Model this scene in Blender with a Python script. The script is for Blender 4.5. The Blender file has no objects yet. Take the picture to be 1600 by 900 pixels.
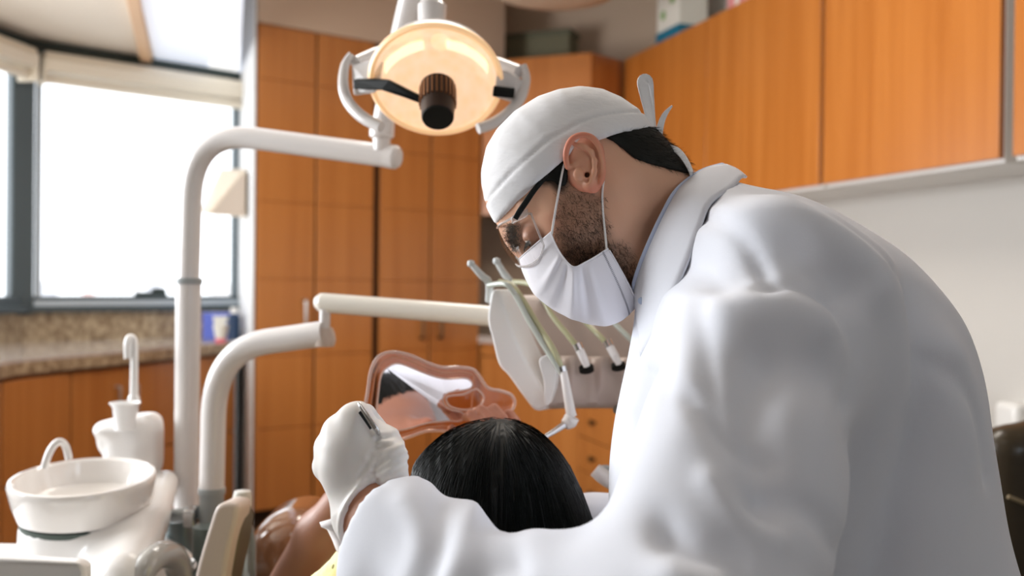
import bpy, bmesh, math, random
import numpy as np
from mathutils import Vector, Matrix
random.seed(7); RNG = np.random.default_rng(7)
SC = bpy.context.scene
COL = SC.collection
V = Vector
# ---------------------------------------------------------------- camera
FPX = 1556.0
CAM = V((0, 0, 1.2))
PITCH = math.radians(-0.35); ROLL = math.radians(0.6)
FWD = V((0, math.cos(PITCH), math.sin(PITCH)))
R0 = V((1, 0, 0)); U0 = R0.cross(FWD)
RGT = (R0 * math.cos(ROLL) + U0 * math.sin(ROLL)).normalized()
UPV = (U0 * math.cos(ROLL) - R0 * math.sin(ROLL)).normalized()
def ray(px, py):
    px, py = float(px), float(py); return (px - 800) / FPX * RGT + (450 - py) / FPX * UPV + FWD
def P(px, py, D): return CAM + ray(px, py) * float(D)
def onz(px, py, z):                      # the point of a horizontal level seen at a pixel
    r = ray(px, py); return CAM + r * ((z - CAM.z) / r.z)
def onv(px, A, e, z=0.0):                # distance along a wall line at which a pixel column meets it
    r = ray(px, 440); a = V((A[0], A[1])); 
    # A + t e = s r
    det = e[0] * (-r.y) - e[1] * (-r.x)
    t = ((-a.x) * (-r.y) - (-a.y) * (-r.x)) / det
    return t
cam_d = bpy.data.cameras.new('camera'); cam = bpy.data.objects.new('camera', cam_d); COL.objects.link(cam)
cam_d.sensor_width = 36; cam_d.lens = FPX / 1600 * 36; cam_d.clip_start = 0.02; cam_d.clip_end = 2000
m = Matrix((RGT, UPV, -FWD)).transposed().to_4x4(); m.translation = CAM; cam.matrix_world = m
cam_d.dof.use_dof = True; cam_d.dof.focus_distance = 1.07; cam_d.dof.aperture_fstop = 3.6; cam_d.dof.aperture_blades = 0
SC.camera = cam
# ---------------------------------------------------------------- materials
def srgb(c):
    return tuple(((x / 255) / 12.92 if x / 255 <= 0.04045 else ((x / 255 + 0.055) / 1.055) ** 2.4) for x in c) + (1,)
def mat(name, c, rough=0.5, metal=0.0, trans=0.0, ior=1.45, emit=None, es=0.0, coat=0.0, sss=0.0, alpha=1.0, spec=0.5,
        noise=None, bump=None, sheen=0.0):
    """noise=(scale, other colour, amount, stretch)   bump=(scale, strength, distance, stretch)"""
    M = bpy.data.materials.new(name); M.use_nodes = True
    nt = M.node_tree; b = nt.nodes['Principled BSDF']
    b.inputs['Base Color'].default_value = srgb(c); b.inputs['Roughness'].default_value = rough
    b.inputs['Metallic'].default_value = metal; b.inputs['Transmission Weight'].default_value = trans
    b.inputs['IOR'].default_value = ior; b.inputs['Coat Weight'].default_value = coat
    b.inputs['Specular IOR Level'].default_value = spec; b.inputs['Alpha'].default_value = alpha
    if sheen: b.inputs['Sheen Weight'].default_value = sheen
    if sss:
        b.inputs['Subsurface Weight'].default_value = sss; b.inputs['Subsurface Radius'].default_value = (0.012, 0.005, 0.003)
        b.inputs['Subsurface Scale'].default_value = 0.5
    if emit: b.inputs['Emission Color'].default_value = srgb(emit); b.inputs['Emission Strength'].default_value = es
    tc = nt.nodes.new('ShaderNodeTexCoord')
    def tex(scale, stretch, detail=4):
        mp = nt.nodes.new('ShaderNodeMapping'); mp.inputs['Scale'].default_value = stretch
        nt.links.new(tc.outputs['Object'], mp.inputs['Vector'])
        n = nt.nodes.new('ShaderNodeTexNoise'); n.inputs['Scale'].default_value = scale; n.inputs['Detail'].default_value = detail
        nt.links.new(mp.outputs[0], n.inputs['Vector']); return n
    if noise:
        sc, c2, amt, st = noise
        n = tex(sc, st); r = nt.nodes.new('ShaderNodeValToRGB')
        r.color_ramp.elements[0].position = 0.5 - 0.5 * (1 - amt) * 0.6 ; r.color_ramp.elements[1].position = 0.5 + 0.5 * (1 - amt) * 0.6 + 0.001
        r.color_ramp.elements[0].color = srgb(c); r.color_ramp.elements[1].color = srgb(c2)
        nt.links.new(n.outputs['Fac'], r.inputs[0]); nt.links.new(r.outputs[0], b.inputs['Base Color'])
    if bump:
        sc, s, d, st = bump
        n = tex(sc, st); bp = nt.nodes.new('ShaderNodeBump'); bp.inputs['Strength'].default_value = s; bp.inputs['Distance'].default_value = d
        nt.links.new(n.outputs['Fac'], bp.inputs['Height']); nt.links.new(bp.outputs[0], b.inputs['Normal'])
    return M
def mat_vc(name, **k):                    # base colour from the colour attribute 'tint' (the surface's own colour)
    M = mat(name, (200, 200, 200), **k); nt = M.node_tree
    a = nt.nodes.new('ShaderNodeVertexColor'); a.layer_name = 'tint'
    nt.links.new(a.outputs['Color'], nt.nodes['Principled BSDF'].inputs['Base Color']); return M
# ---------------------------------------------------------------- mesh builder
class MB:
    def __init__(s): s.v = []; s.f = []
    def add(s, vs, fs):
        o = len(s.v); s.v += [tuple(x) for x in vs]; s.f += [tuple(i + o for i in f) for f in fs]; return s
    def box(s, c, size, ax=None, ay=None, az=None):
        c = V(c); ax = V(ax or (1, 0, 0)).normalized(); az = V(az or (0, 0, 1)).normalized(); ay = V(ay) if ay else az.cross(ax)
        hx, hy, hz = [q / 2 for q in size]
        vs = [c + ax * (i * hx) + ay * (j * hy) + az * (k * hz) for k in (-1, 1) for j in (-1, 1) for i in (-1, 1)]
        return s.add(vs, [(0, 2, 3, 1), (4, 5, 7, 6), (0, 1, 5, 4), (2, 6, 7, 3), (0, 4, 6, 2), (1, 3, 7, 5)])
    def prism(s, poly, d):                 # polygon of 3-D points pushed along d, closed
        n = len(poly); d = V(d); a = [V(p) for p in poly]; b = [p + d for p in a]
        return s.add(a + b, [tuple(range(n - 1, -1, -1)), tuple(range(n, 2 * n))] + [(i, (i + 1) % n, n + (i + 1) % n, n + i) for i in range(n)])
    def tube(s, pts, r, seg=16, smooth=0, cap=True, flat=None):
        pts = [V(p) for p in pts]; rr = list(r) if hasattr(r, '__len__') else [r] * len(pts)
        if smooth: pts, rr = crom(pts, rr, smooth)
        n = len(pts); T = [(pts[min(i + 1, n - 1)] - pts[max(i - 1, 0)]).normalized() for i in range(n)]
        up = V((0, 0, 1)) if abs(T[0].z) < 0.9 else V((1, 0, 0))
        N = (up - T[0] * up.dot(T[0])).normalized(); vs = []
        for i in range(n):
            N = (N - T[i] * N.dot(T[i])).normalized(); B = T[i].cross(N)
            for k in range(seg):
                a = 2 * math.pi * k / seg
                vs.append(pts[i] + (N * math.cos(a) + B * math.sin(a) * (flat or 1)) * rr[i])
        fs = [(i * seg + k, i * seg + (k + 1) % seg, (i + 1) * seg + (k + 1) % seg, (i + 1) * seg + k) for i in range(n - 1) for k in range(seg)]
        if cap: fs += [tuple(range(seg - 1, -1, -1)), tuple(range((n - 1) * seg, n * seg))]
        return s.add(vs, fs)
    def lathe(s, prof, c, ax=(0, 0, 1), ux=None, seg=48, ry=1.0, op=False):   # prof: (radius, height)
        c = V(c); ax = V(ax).normalized(); t = V(ux) if ux else (V((1, 0, 0)) if abs(ax.x) < 0.9 else V((0, 1, 0)))
        X = (t - ax * t.dot(ax)).normalized(); Y = ax.cross(X); vs = []
        for (r, h) in prof:
            for k in range(seg):
                a = 2 * math.pi * k / seg; vs.append(c + ax * h + (X * math.cos(a) + Y * math.sin(a) * ry) * r)
        n = len(prof); fs = [(i * seg + k, i * seg + (k + 1) % seg, (i + 1) * seg + (k + 1) % seg, (i + 1) * seg + k) for i in range(n - 1) for k in range(seg)]
        if prof[0][0] > 1e-6 and not op: fs.append(tuple(range(seg - 1, -1, -1)))
        if prof[-1][0] > 1e-6 and not op: fs.append(tuple(range((n - 1) * seg, n * seg)))
        return s.add(vs, fs)
    def grid(s, G):                        # rows of points
        n, k = len(G), len(G[0]); return s.add([p for r in G for p in r], [(i * k + j, i * k + j + 1, (i + 1) * k + j + 1, (i + 1) * k + j) for i in range(n - 1) for j in range(k - 1)])
    def build(s, name, m, parent=None, bevel=0, smooth=35, solid=0, sub=0, merge=True, loc=None):
        me = bpy.data.meshes.new(name); me.from_pydata(s.v, [], s.f); me.update()
        bm = bmesh.new(); bm.from_mesh(me)
        if merge: bmesh.ops.remove_doubles(bm, verts=bm.verts, dist=1e-6)
        bmesh.ops.recalc_face_normals(bm, faces=bm.faces); bm.to_mesh(me); bm.free()
        return link(name, me, m, parent, bevel, smooth, solid, sub)
def link(name, me, m, parent=None, bevel=0, smooth=35, solid=0, sub=0):
    if m: me.materials.append(m)
    o = bpy.data.objects.new(name, me); COL.objects.link(o)
    if parent: o.parent = parent
    if smooth: me.shade_smooth(); me.set_sharp_from_angle(angle=math.radians(smooth))
    if solid: md = o.modifiers.new('thick', 'SOLIDIFY'); md.thickness = solid; md.offset = -1
    if bevel:
        md = o.modifiers.new('bevel', 'BEVEL'); md.width = bevel; md.segments = 3; md.limit_method = 'ANGLE'; md.angle_limit = math.radians(40); md.harden_normals = False
    if sub: md = o.modifiers.new('sub', 'SUBSURF'); md.levels = sub; md.render_levels = sub
    return o
def crom(pts, rr, k):
    n = len(pts); op, orr = [], []
    for i in range(n - 1):
        p0, p1, p2, p3 = pts[max(i - 1, 0)], pts[i], pts[i + 1], pts[min(i + 2, n - 1)]
        for j in range(k):
            t = j / k; t2, t3 = t * t, t * t * t
            op.append(0.5 * ((2 * p1) + (p2 - p0) * t + (2 * p0 - 5 * p1 + 4 * p2 - p3) * t2 + (3 * p1 - p0 - 3 * p2 + p3) * t3))
            orr.append(rr[i] * (1 - t) + rr[i + 1] * t)
    op.append(pts[-1]); orr.append(rr[-1]); return op, orr
def smooth_closed(pts, k=6):               # closed Catmull-Rom through 2-D points
    n = len(pts); out = []
    for i in range(n):
        p0, p1, p2, p3 = [np.array(pts[(i + q) % n], float) for q in (-1, 0, 1, 2)]
        for j in range(k):
            t = j / k; out.append(tuple(0.5 * (2 * p1 + (p2 - p0) * t + (2 * p0 - 5 * p1 + 4 * p2 - p3) * t * t + (3 * p1 - p0 - 3 * p2 + p3) * t ** 3)))
    return out
def fillet(pts, rad=0.02, k=6):            # rounds the corners of an open polyline
    pts = [V(p) for p in pts]; out = [pts[0]]
    for i in range(1, len(pts) - 1):
        a, b, c = pts[i - 1], pts[i], pts[i + 1]; r = rad[i - 1] if hasattr(rad, '__len__') else rad
        r1 = min(r, (a - b).length * 0.49); r2 = min(r, (c - b).length * 0.49)
        s = b + (a - b).normalized() * r1; e = b + (c - b).normalized() * r2
        for j in range(k + 1):
            t = j / k; out.append(s * (1 - t) ** 2 + b * 2 * t * (1 - t) + e * t * t)
    return out + [pts[-1]]
def thing(name, loc, label, cat, group=None):
    o = bpy.data.objects.new(name, None); COL.objects.link(o); o.location = loc; o.empty_display_size = 0.05
    o['label'] = label; o['category'] = cat
    if group: o['group'] = group
    bpy.context.view_layer.update(); return o
def tag(o, label, cat, group=None):
    o['label'] = label; o['category'] = cat
    if group: o['group'] = group
    return o
def struct(o): o['kind'] = 'structure'; return o
def settle():                              # world-placed children keep their place under their thing's Empty
    bpy.context.view_layer.update()
    for o in list(COL.objects):
        if o.parent and not o.get('_set'):
            o.matrix_parent_inverse = Matrix.Translation(-o.parent.matrix_world.translation) if o.parent.type == 'EMPTY' else Matrix.Identity(4)
            o['_set'] = 1
    bpy.context.view_layer.update()
    for o in COL.objects:
        if '_set' in o: pass
# ---------------------------------------------------------------- implicit surfaces (smooth organic bodies)
A = lambda *p: np.array([tuple(q) for q in p], float)
def smin(a, b, k):
    h = np.clip(0.5 + 0.5 * (b - a) / k, 0, 1); return b * (1 - h) + a * h - k * h * (1 - h)
def smax(a, b, k): return -smin(-a, -b, k)
def rcone(p, a, b, ra, rb):
    a = np.array(a, float); b = np.array(b, float); d = b - a; t = np.clip(((p - a) @ d) / (d @ d + 1e-12), 0, 1)
    return np.linalg.norm(p - (a + t[..., None] * d), axis=-1) - (ra + (rb - ra) * t)
def ell(p, c, r, M=None):                  # M rows: axes
    q = p - np.array(c, float)
    if M is not None: q = q @ np.array(M, float).T
    r = np.array(r, float); k0 = np.linalg.norm(q / r, axis=-1); k1 = np.linalg.norm(q / r ** 2, axis=-1) + 1e-9
    return k0 * (k0 - 1) / k1
def rbox(p, c, h, M=None, r=0.01):
    q = p - np.array(c, float)
    if M is not None: q = q @ np.array(M, float).T
    q = np.abs(q) - (np.array(h) - r); return np.linalg.norm(np.maximum(q, 0), axis=-1) + np.minimum(q.max(-1), 0) - r
def poly2d(x, y, poly):                    # signed distance to a closed 2-D polygon
    P_ = np.array(poly, float); n = len(P_); d = np.full(x.shape, 1e9); s = np.ones(x.shape)
    for i in range(n):
        a = P_[i]; b = P_[i - 1]; ex, ey = b[0] - a[0], b[1] - a[1]; wx, wy = x - a[0], y - a[1]
        t = np.clip((wx * ex + wy * ey) / (ex * ex + ey * ey + 1e-15), 0, 1)
        d = np.minimum(d, (wx - ex * t) ** 2 + (wy - ey * t) ** 2)
        c1 = y >= a[1]; c2 = y < b[1]; c3 = ex * wy > ey * wx
        flip = (c1 & c2 & c3) | (~c1 & ~c2 & ~c3); s = np.where(flip, -s, s)
    return s * np.sqrt(d)
def nets(f, lo, hi, h):
    """surface nets of f(points)<0 in a box -> verts, quads"""
    lo = np.array(lo, float); hi = np.array(hi, float); n = np.ceil((hi - lo) / h).astype(int) + 1
    X = [lo[i] + h * np.arange(n[i]) for i in range(3)]
    F = np.empty(n)
    for i in range(0, n[0], 16):
        g = np.stack(np.meshgrid(X[0][i:i + 16], X[1], X[2], indexing='ij'), -1); F[i:i + 16] = f(g)
    S = F < 0; c = [slice(0, -1), slice(1, None)]
    cnt = sum(S[c[a], c[b], c[d]].astype(int) for a in (0, 1) for b in (0, 1) for d in (0, 1))
    act = (cnt > 0) & (cnt < 8); idx = -np.ones(act.shape, int); ijk = np.argwhere(act); idx[act] = np.arange(len(ijk))
    acc = np.zeros((len(ijk), 3)); num = np.zeros(len(ijk))
    I = ijk.T
    for a in range(2):
        for b in range(2):
            for ax in range(3):
                o0 = [0, 0, 0]; oth = [q for q in range(3) if q != ax]; o0[oth[0]] = a; o0[oth[1]] = b; o1 = list(o0); o1[ax] = 1
                f0 = F[I[0] + o0[0], I[1] + o0[1], I[2] + o0[2]]; f1 = F[I[0] + o1[0], I[1] + o1[1], I[2] + o1[2]]
                cr = (f0 < 0) != (f1 < 0); t = np.where(cr, f0 / np.where(cr, f0 - f1, 1), 0)
                p = np.tile(np.array(o0, float), (len(ijk), 1)); p[:, ax] += t; acc += p * cr[:, None]; num += cr
    vs = lo + h * (ijk + acc / num[:, None]); quads = []
    for ax in range(3):
        b, c_ = [(1, 2), (2, 0), (0, 1)][ax]
        s0 = [slice(None)] * 3; s1 = [slice(None)] * 3; s0[ax] = slice(0, -1); s1[ax] = slice(1, None)
        e = S[tuple(s0)] != S[tuple(s1)]; E = np.argwhere(e); E = E[(E[:, b] > 0) & (E[:, c_] > 0) & (E[:, b] < n[b] - 1) & (E[:, c_] < n[c_] - 1)]
        if not len(E): continue
        def g(db, dc): q = E.copy(); q[:, b] += db; q[:, c_] += dc; return idx[q[:, 0], q[:, 1], q[:, 2]]
        Q = np.stack([g(-1, -1), g(0, -1), g(0, 0), g(-1, 0)], 1); ins = S[E[:, 0], E[:, 1], E[:, 2]]; Q[~ins] = Q[~ins][:, ::-1]; quads.append(Q)
    return vs, np.concatenate(quads)
def relax(vs, q, it=2, lam=0.5):
    e = np.concatenate([q[:, [0, 1]], q[:, [1, 2]], q[:, [2, 3]], q[:, [3, 0]]]); e = np.concatenate([e, e[:, ::-1]])
    n = len(vs); deg = np.bincount(e[:, 0], minlength=n)[:, None]
    for _ in range(it):
        s = np.stack([np.bincount(e[:, 0], weights=vs[e[:, 1], k], minlength=n) for k in range(3)], 1)
        vs = vs + lam * (s / np.maximum(deg, 1) - vs)
    return vs
def vnormals(vs, q):
    nn = np.cross(vs[q[:, 2]] - vs[q[:, 0]], vs[q[:, 3]] - vs[q[:, 1]]); out = np.zeros_like(vs)
    for k in range(4):
        for c in range(3): out[:, c] += np.bincount(q[:, k], weights=nn[:, c], minlength=len(vs))
    return out / (np.linalg.norm(out, axis=1, keepdims=True) + 1e-12)
def mesh_np(name, vs, q, m, parent=None, tint=None, smooth=True):
    me = bpy.data.meshes.new(name); me.from_pydata(vs.tolist(), [], q.tolist()); me.update()
    if tint is not None:
        a = me.color_attributes.new('tint', 'FLOAT_COLOR', 'POINT'); t = np.ones((len(vs), 4)); t[:, :3] = tint; a.data.foreach_set('color', t.ravel().astype(np.float32))
    me.materials.append(m)
    if smooth: me.shade_smooth()
    o = bpy.data.objects.new(name, me); COL.objects.link(o)
    if parent: o.parent = parent
    return o
def body(name, f, lo, hi, h, m, parent=None, rel=2, disp=None, tint=None):
    vs, q = nets(f, lo, hi, h); vs = relax(vs, q, rel)
    if disp is not None:
        nn = vnormals(vs, q); vs = vs + nn * disp(vs, nn)[:, None]
    t = tint(vs) if tint is not None else None
    o = mesh_np(name, vs, q, m, parent, t); return o, vs, q
def lin(c): return np.array(srgb(c)[:3])
def mixc(a, b, w): w = np.clip(w, 0, 1)[:, None]; return a * (1 - w) + b * w
def vnoise(p, s, seed=0):                  # cheap smooth value noise
    r = np.random.default_rng(seed); o = np.zeros(len(p))
    for k in range(6):
        d = r.normal(size=3); d /= np.linalg.norm(d); o += np.sin(p @ d * s * (0.7 + 0.6 * r.random()) * 6.28 + r.random() * 6.28)
    return o / 6
def strands(name, roots, dirs, m, parent, L=0.008, r=0.00012, seg=2, curl=0.4, seed=1, lenvar=0.4, guide=None):
    rg = np.random.default_rng(seed); vs = []; fs = []
    for p, d in zip(roots, dirs):
        l = L * (1 - lenvar * rg.random()); d = d / (np.linalg.norm(d) + 1e-9); w = rg.normal(size=3) * curl
        a = np.cross(d, [0.3, 0.5, 0.8]); a /= np.linalg.norm(a) + 1e-9; b = np.cross(d, a); o = len(vs); q = p.copy(); dd = d.copy()
        for i in range(seg + 1):
            rr = r * (1 - 0.75 * i / seg)
            for k in range(3):
                an = 2.094 * k; vs.append(tuple(q + (a * math.cos(an) + b * math.sin(an)) * rr))
            dd = dd + w / seg; dd /= np.linalg.norm(dd); q = q + dd * l / seg
        for i in range(seg):
            for k in range(3): fs.append((o + i * 3 + k, o + i * 3 + (k + 1) % 3, o + (i + 1) * 3 + (k + 1) % 3, o + (i + 1) * 3 + k))
    me = bpy.data.meshes.new(name); me.from_pydata(vs, [], fs); me.update(); me.materials.append(m)
    ob = bpy.data.objects.new(name, me); COL.objects.link(ob); ob.parent = parent; me.shade_smooth(); return ob
EXPO = 0.38
# ---------------------------------------------------------------- world and light
w = bpy.data.worlds.new('sky'); SC.world = w; w.use_nodes = True
bg = w.node_tree.nodes['Background']; bg.inputs[0].default_value = (0.90, 0.95, 1.0, 1); bg.inputs[1].default_value = 2.2
def area(name, loc, to, size, power, color=(1, 1, 1)):
    l = bpy.data.lights.new(name, 'AREA'); l.shape = 'RECTANGLE'; l.size, l.size_y = size; l.energy = power; l.color = color
    o = bpy.data.objects.new(name, l); COL.objects.link(o); o.location = loc
    o.rotation_euler = (V(to) - V(loc)).to_track_quat('-Z', 'Y').to_euler(); return o
area('window_daylight', (-2.7, 2.0, 1.6), (0.3, 1.2, 1.15), (2.0, 1.0), 85, (0.94, 0.97, 1.0))
area('ceiling_fill_light', (-0.5, 0.2, 2.92), (-0.3, 0.3, 0), (1.2, 0.6), 4, (1.0, 0.95, 0.9))  # added overhead fill near the viewer, no ceiling fitting there
area('bay_ceiling_uplight', (-2.55, 2.5, 1.25), (-1.9, 4.2, 2.3), (1.2, 0.5), 16, (1.0, 0.97, 0.93))  # added uplight beside the side window, brightens the bay ceiling
area('rear_window_daylight', (1.85, -2.3, 1.65), (1.2, 1.2, 1.0), (0.8, 1.3), 3, (0.60, 0.80, 1.0))
area('ceiling_fill_light', (0.0, 2.6, 2.92), (0.0, 2.7, 0), (1.2, 0.6), 27, (1.0, 0.93, 0.84))  # added warm fill from ceiling height over the room's middle
# ---------------------------------------------------------------- materials
def wood(name, c1, c2, rough=0.3, coat=0.35):
    M = mat(name, c1, rough=rough, coat=coat, noise=(3.2, c2, 0.25, (6, 6, 0.22)), bump=(60, 0.05, 0.002, (8, 8, 0.3)))
    M.node_tree.nodes['Principled BSDF'].inputs['Coat Roughness'].default_value = 0.22
    return M
M_WOOD = wood('anigre_veneer', (178, 110, 52), (196, 128, 66))
M_WOOD2 = wood('anigre_veneer_upper', (178, 104, 38), (196, 122, 54))
M_WDARK = mat('veneer_edge', (110, 60, 24), rough=0.5)
M_GAP = mat('dark_gap', (52, 34, 18), rough=0.8)  # dark brown for plinths and the joint between tall cabinets
M_WALL = mat('painted_plaster', (206, 202, 196), rough=0.85, bump=(90, 0.1, 0.002, (1, 1, 1)))
M_BACK = mat('back_wall_paint', (150, 142, 134), rough=0.9)
M_WALLW = mat('white_plaster', (238, 238, 238), rough=0.8)
M_SOFF = mat('beige_plaster', (205, 182, 160), rough=0.85, bump=(90, 0.1, 0.002, (1, 1, 1)))
M_CEIL = mat('ceiling_paint', (232, 226, 216), rough=0.9)
M_FRAME = mat('window_aluminium', (78, 88, 92), rough=0.4, metal=0.3)
M_WHITE = mat('white_lacquer', (236, 234, 230), rough=0.3)
M_STEEL = mat('brushed_steel', (190, 188, 184), rough=0.3, metal=1)
M_BRONZE = mat('dark_handle_metal', (92, 72, 48), rough=0.4, metal=0.8)
M_GRAN = mat('speckled_granite', (120, 98, 74), rough=0.22, noise=(38, (196, 176, 146), 0.35, (1, 1, 1)))
M_CTOP = mat('polished_granite_top', (186, 178, 172), rough=0.12, coat=0.5, noise=(50, (214, 206, 200), 0.4, (1, 1, 1)))
M_FLOOR = mat('vinyl_floor', (98, 86, 72), rough=0.5, noise=(3, (112, 100, 86), 0.4, (1, 1, 1)))
def glassmat(name, tint=(1, 1, 1), refl=0.05, rough=0.0):
    M = bpy.data.materials.new(name); M.use_nodes = True; nt = M.node_tree; nt.nodes.clear()
    o = nt.nodes.new('ShaderNodeOutputMaterial'); mx = nt.nodes.new('ShaderNodeMixShader'); t = nt.nodes.new('ShaderNodeBsdfTransparent'); g = nt.nodes.new('ShaderNodeBsdfGlossy')
    t.inputs[0].default_value = (*tint, 1); g.inputs['Roughness'].default_value = rough
    mx.inputs[0].default_value = refl
    nt.links.new(t.outputs[0], mx.inputs[1]); nt.links.new(g.outputs[0], mx.inputs[2]); nt.links.new(mx.outputs[0], o.inputs[0]); return M
M_PANE = glassmat('window_glass')
# ---------------------------------------------------------------- plan
e = V((0.8036, 0.5952, 0)); n_ = V((0.5952, -0.8036, 0))
A0 = P(398, 440, 4.7); A0.z = 0
def tp(px): return onv(px, A0, e)
def F(t, z, off=0.0): return A0 + e * t + n_ * off + V((0, 0, z))
ZT = 2.41; CZ = 3.0
# floor and ceiling
floor = MB().box((0.2, 2.0, -0.05), (9, 9.5, 0.1)).build('floor', M_FLOOR); struct(floor)
# ---- window wall on the left
W1 = P(372, 440, 5.35); W1.z = 0
ew = V((1.107, 1, 0)).normalized(); nw = V((ew.y, -ew.x, 0))
def tw(px): return onv(px, W1, ew)
def G(t, z, off=0.0): return W1 + ew * t + nw * off + V((0, 0, z))
tc_ = tw(28)                               # the corner post
WC = G(tc_, 0); eg = V((-0.16, -1, 0)).normalized(); ng = V((-eg.y, eg.x, 0))   # second facet runs towards the viewer
def H(t, z, off=0.0): return WC + eg * t + ng * off + V((0, 0, z))
if (V((0, 2, 0)) - WC).dot(ng) < 0: ng = -ng
ZS, ZH = 1.085, 2.145
def wallbox(fn, t0, t1, z0, z1, th, name, m, off=0.0):
    return struct(MB().prism([fn(t0, z0, off), fn(t1, z0, off), fn(t1, z1, off), fn(t0, z1, off)], fn(0, 0, -th) - fn(0, 0, 0)).build(name, m))
wallbox(G, tc_ , 0.0, 0.0, ZS - 0.04, 0.2, 'wall_window', M_WALL, -0.02)
wallbox(G, tc_ , 0.0, ZH + 0.14, CZ, 0.2, 'wall_window_head', M_WALL, -0.02)
wallbox(H, 0.0, 6.6, 0.0, ZS - 0.04, 0.2, 'wall_left', M_WALL, -0.02)
wallbox(H, 0.0, 6.6, ZH + 0.14, CZ, 0.2, 'wall_left_head', M_WALL, -0.02)
wallbox(H, 3.73, 7.0, ZS - 0.04, ZH + 0.14, 0.2, 'wall_left_pier', M_BACK, -0.02)
def frame(fn, t0, t1, mulls, name):
    f = MB(); d = fn(0, 0, 1) - fn(0, 0, 0); u = fn(1, 0, 0) - fn(0, 0, 0)
    def bar(ta, za, tb, zb, w=0.05, dp=0.07):
        a = fn(ta, za); b = fn(tb, zb); c = (a + b) / 2; L = (b - a).length
        f.box(c, (L, w, dp), ax=b - a, az=d)
    bar(t0, ZS - 0.01, t1, ZS - 0.01, 0.07, 0.1); bar(t0, ZS - 0.035, t1, ZS - 0.035, 0.03, 0.16); bar(t0, ZH + 0.09, t1, ZH + 0.09, 0.09, 0.08)
    for mm in mulls: bar(mm, ZS, mm, ZH + 0.08, 0.06 if 0 < abs(mm - t0) else 0.05)
    o = struct(f.build('window_frame', M_FRAME, bevel=0.004)); o.name = 'window_frame'
    g = MB().prism([fn(t0, ZS, 0), fn(t1, ZS, 0), fn(t1, ZH + 0.05, 0), fn(t0, ZH + 0.05, 0)], d * -0.006).build('pane', M_PANE, o, smooth=0)
    return o
w1 = frame(G, tc_ + 0.03, 0.0, [0.0], 'window_1'); w1.name = 'window_1'
w2 = frame(H, 0.03, 3.7, [1.25, 2.5, 3.7], 'window_2'); w2.name = 'window_2'
M_SILL = mat('pale_lit_trim', (176, 186, 194), rough=0.35)
struct(MB().prism([G(tc_ + 0.05, ZS + 0.006, 0.052), G(-0.02, ZS + 0.006, 0.052), G(-0.02, ZS + 0.006, 0.075), G(tc_ + 0.05, ZS + 0.006, 0.075)], V((0, 0, -0.026))).build('trim_6', M_SILL))  # pale strip painting the lit top of the dark bottom rail
struct(MB().box(G(tc_ + 0.075, (ZS + ZH) / 2, 0.035), (0.022, 0.03, ZH - ZS), ax=ew).build('trim_7', M_SILL))
pst = struct(MB().box(G(tc_, (ZS + ZH) / 2 + 0.02, 0.02), (0.10, 0.10, ZH - ZS + 0.16), ax=ew).build('trim_1', M_FRAME, bevel=0.01))
# roller blind cassettes above the panes
for fn, t0, t1, lb in ((G, tc_ + 0.07, -0.01, 'ivory roller blind cassette above the wide window'), (H, 0.08, 3.7, 'ivory roller blind cassette over the window left of the corner post')):
    rb = thing('roller_blind', fn((t0 + t1) / 2, ZH, 0.08), lb, 'blind')
    M_IV = bpy.data.materials.get('ivory_plastic') or mat('ivory_plastic', (226, 216, 198), rough=0.5)
    MB().prism([fn(t0, ZH + 0.09, 0.05), fn(t0, ZH + 0.09, 0.14), fn(t0, ZH + 0.05, 0.16), fn(t0, ZH + 0.0, 0.15), fn(t0, ZH + 0.0, 0.05)], fn(t1, 0) - fn(t0, 0)).build('cassette', M_IV, rb, bevel=0.006)
    MB().tube([fn(t0 + 0.01 * (1 if t1 > t0 else -1), ZH - 0.03, 0.1), fn(t1, ZH - 0.03, 0.1)], 0.022, 20).build('roller', M_IV, rb)
    MB().box(fn(t0, ZH + 0.0, 0.1), (0.02, 0.1, 0.12), ax=fn(1, 0) - fn(0, 0)).build('end_bracket', M_IV, rb, bevel=0.004)
# small latch on the sill
lt = thing('window_latch', P(235, 462, (G(tw(235), 0) - CAM).dot(FWD)), 'small dark window latch on the sill bar of the wide window', 'latch')
lb_ = G(tw(232), ZS + 0.035, 0.03)
MB().box(lb_, (0.16, 0.03, 0.022), ax=ew).build('base', mat('latch_plastic', (60, 70, 70), rough=0.5), lt, bevel=0.006)
MB().box(lb_ + ew * 0.04 + V((0, 0, 0.016)), (0.07, 0.03, 0.03), ax=ew).build('lever', mat('latch_dark', (30, 44, 40), rough=0.5), lt, bevel=0.008)
# white pillar between window and tall cabinets
SK = (W1 - A0)                            # the flank of the pillar runs back from the cabinets at a slant
pil = [W1, A0 - e * 0.012, A0 - e * 0.002, A0 + SK * 1.35 - e * 0.002 + SK.normalized() * 0.02, W1 + SK * 0.3]
struct(MB().prism(pil, V((0, 0, CZ))).build('wall_pillar', M_WALLW))
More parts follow.
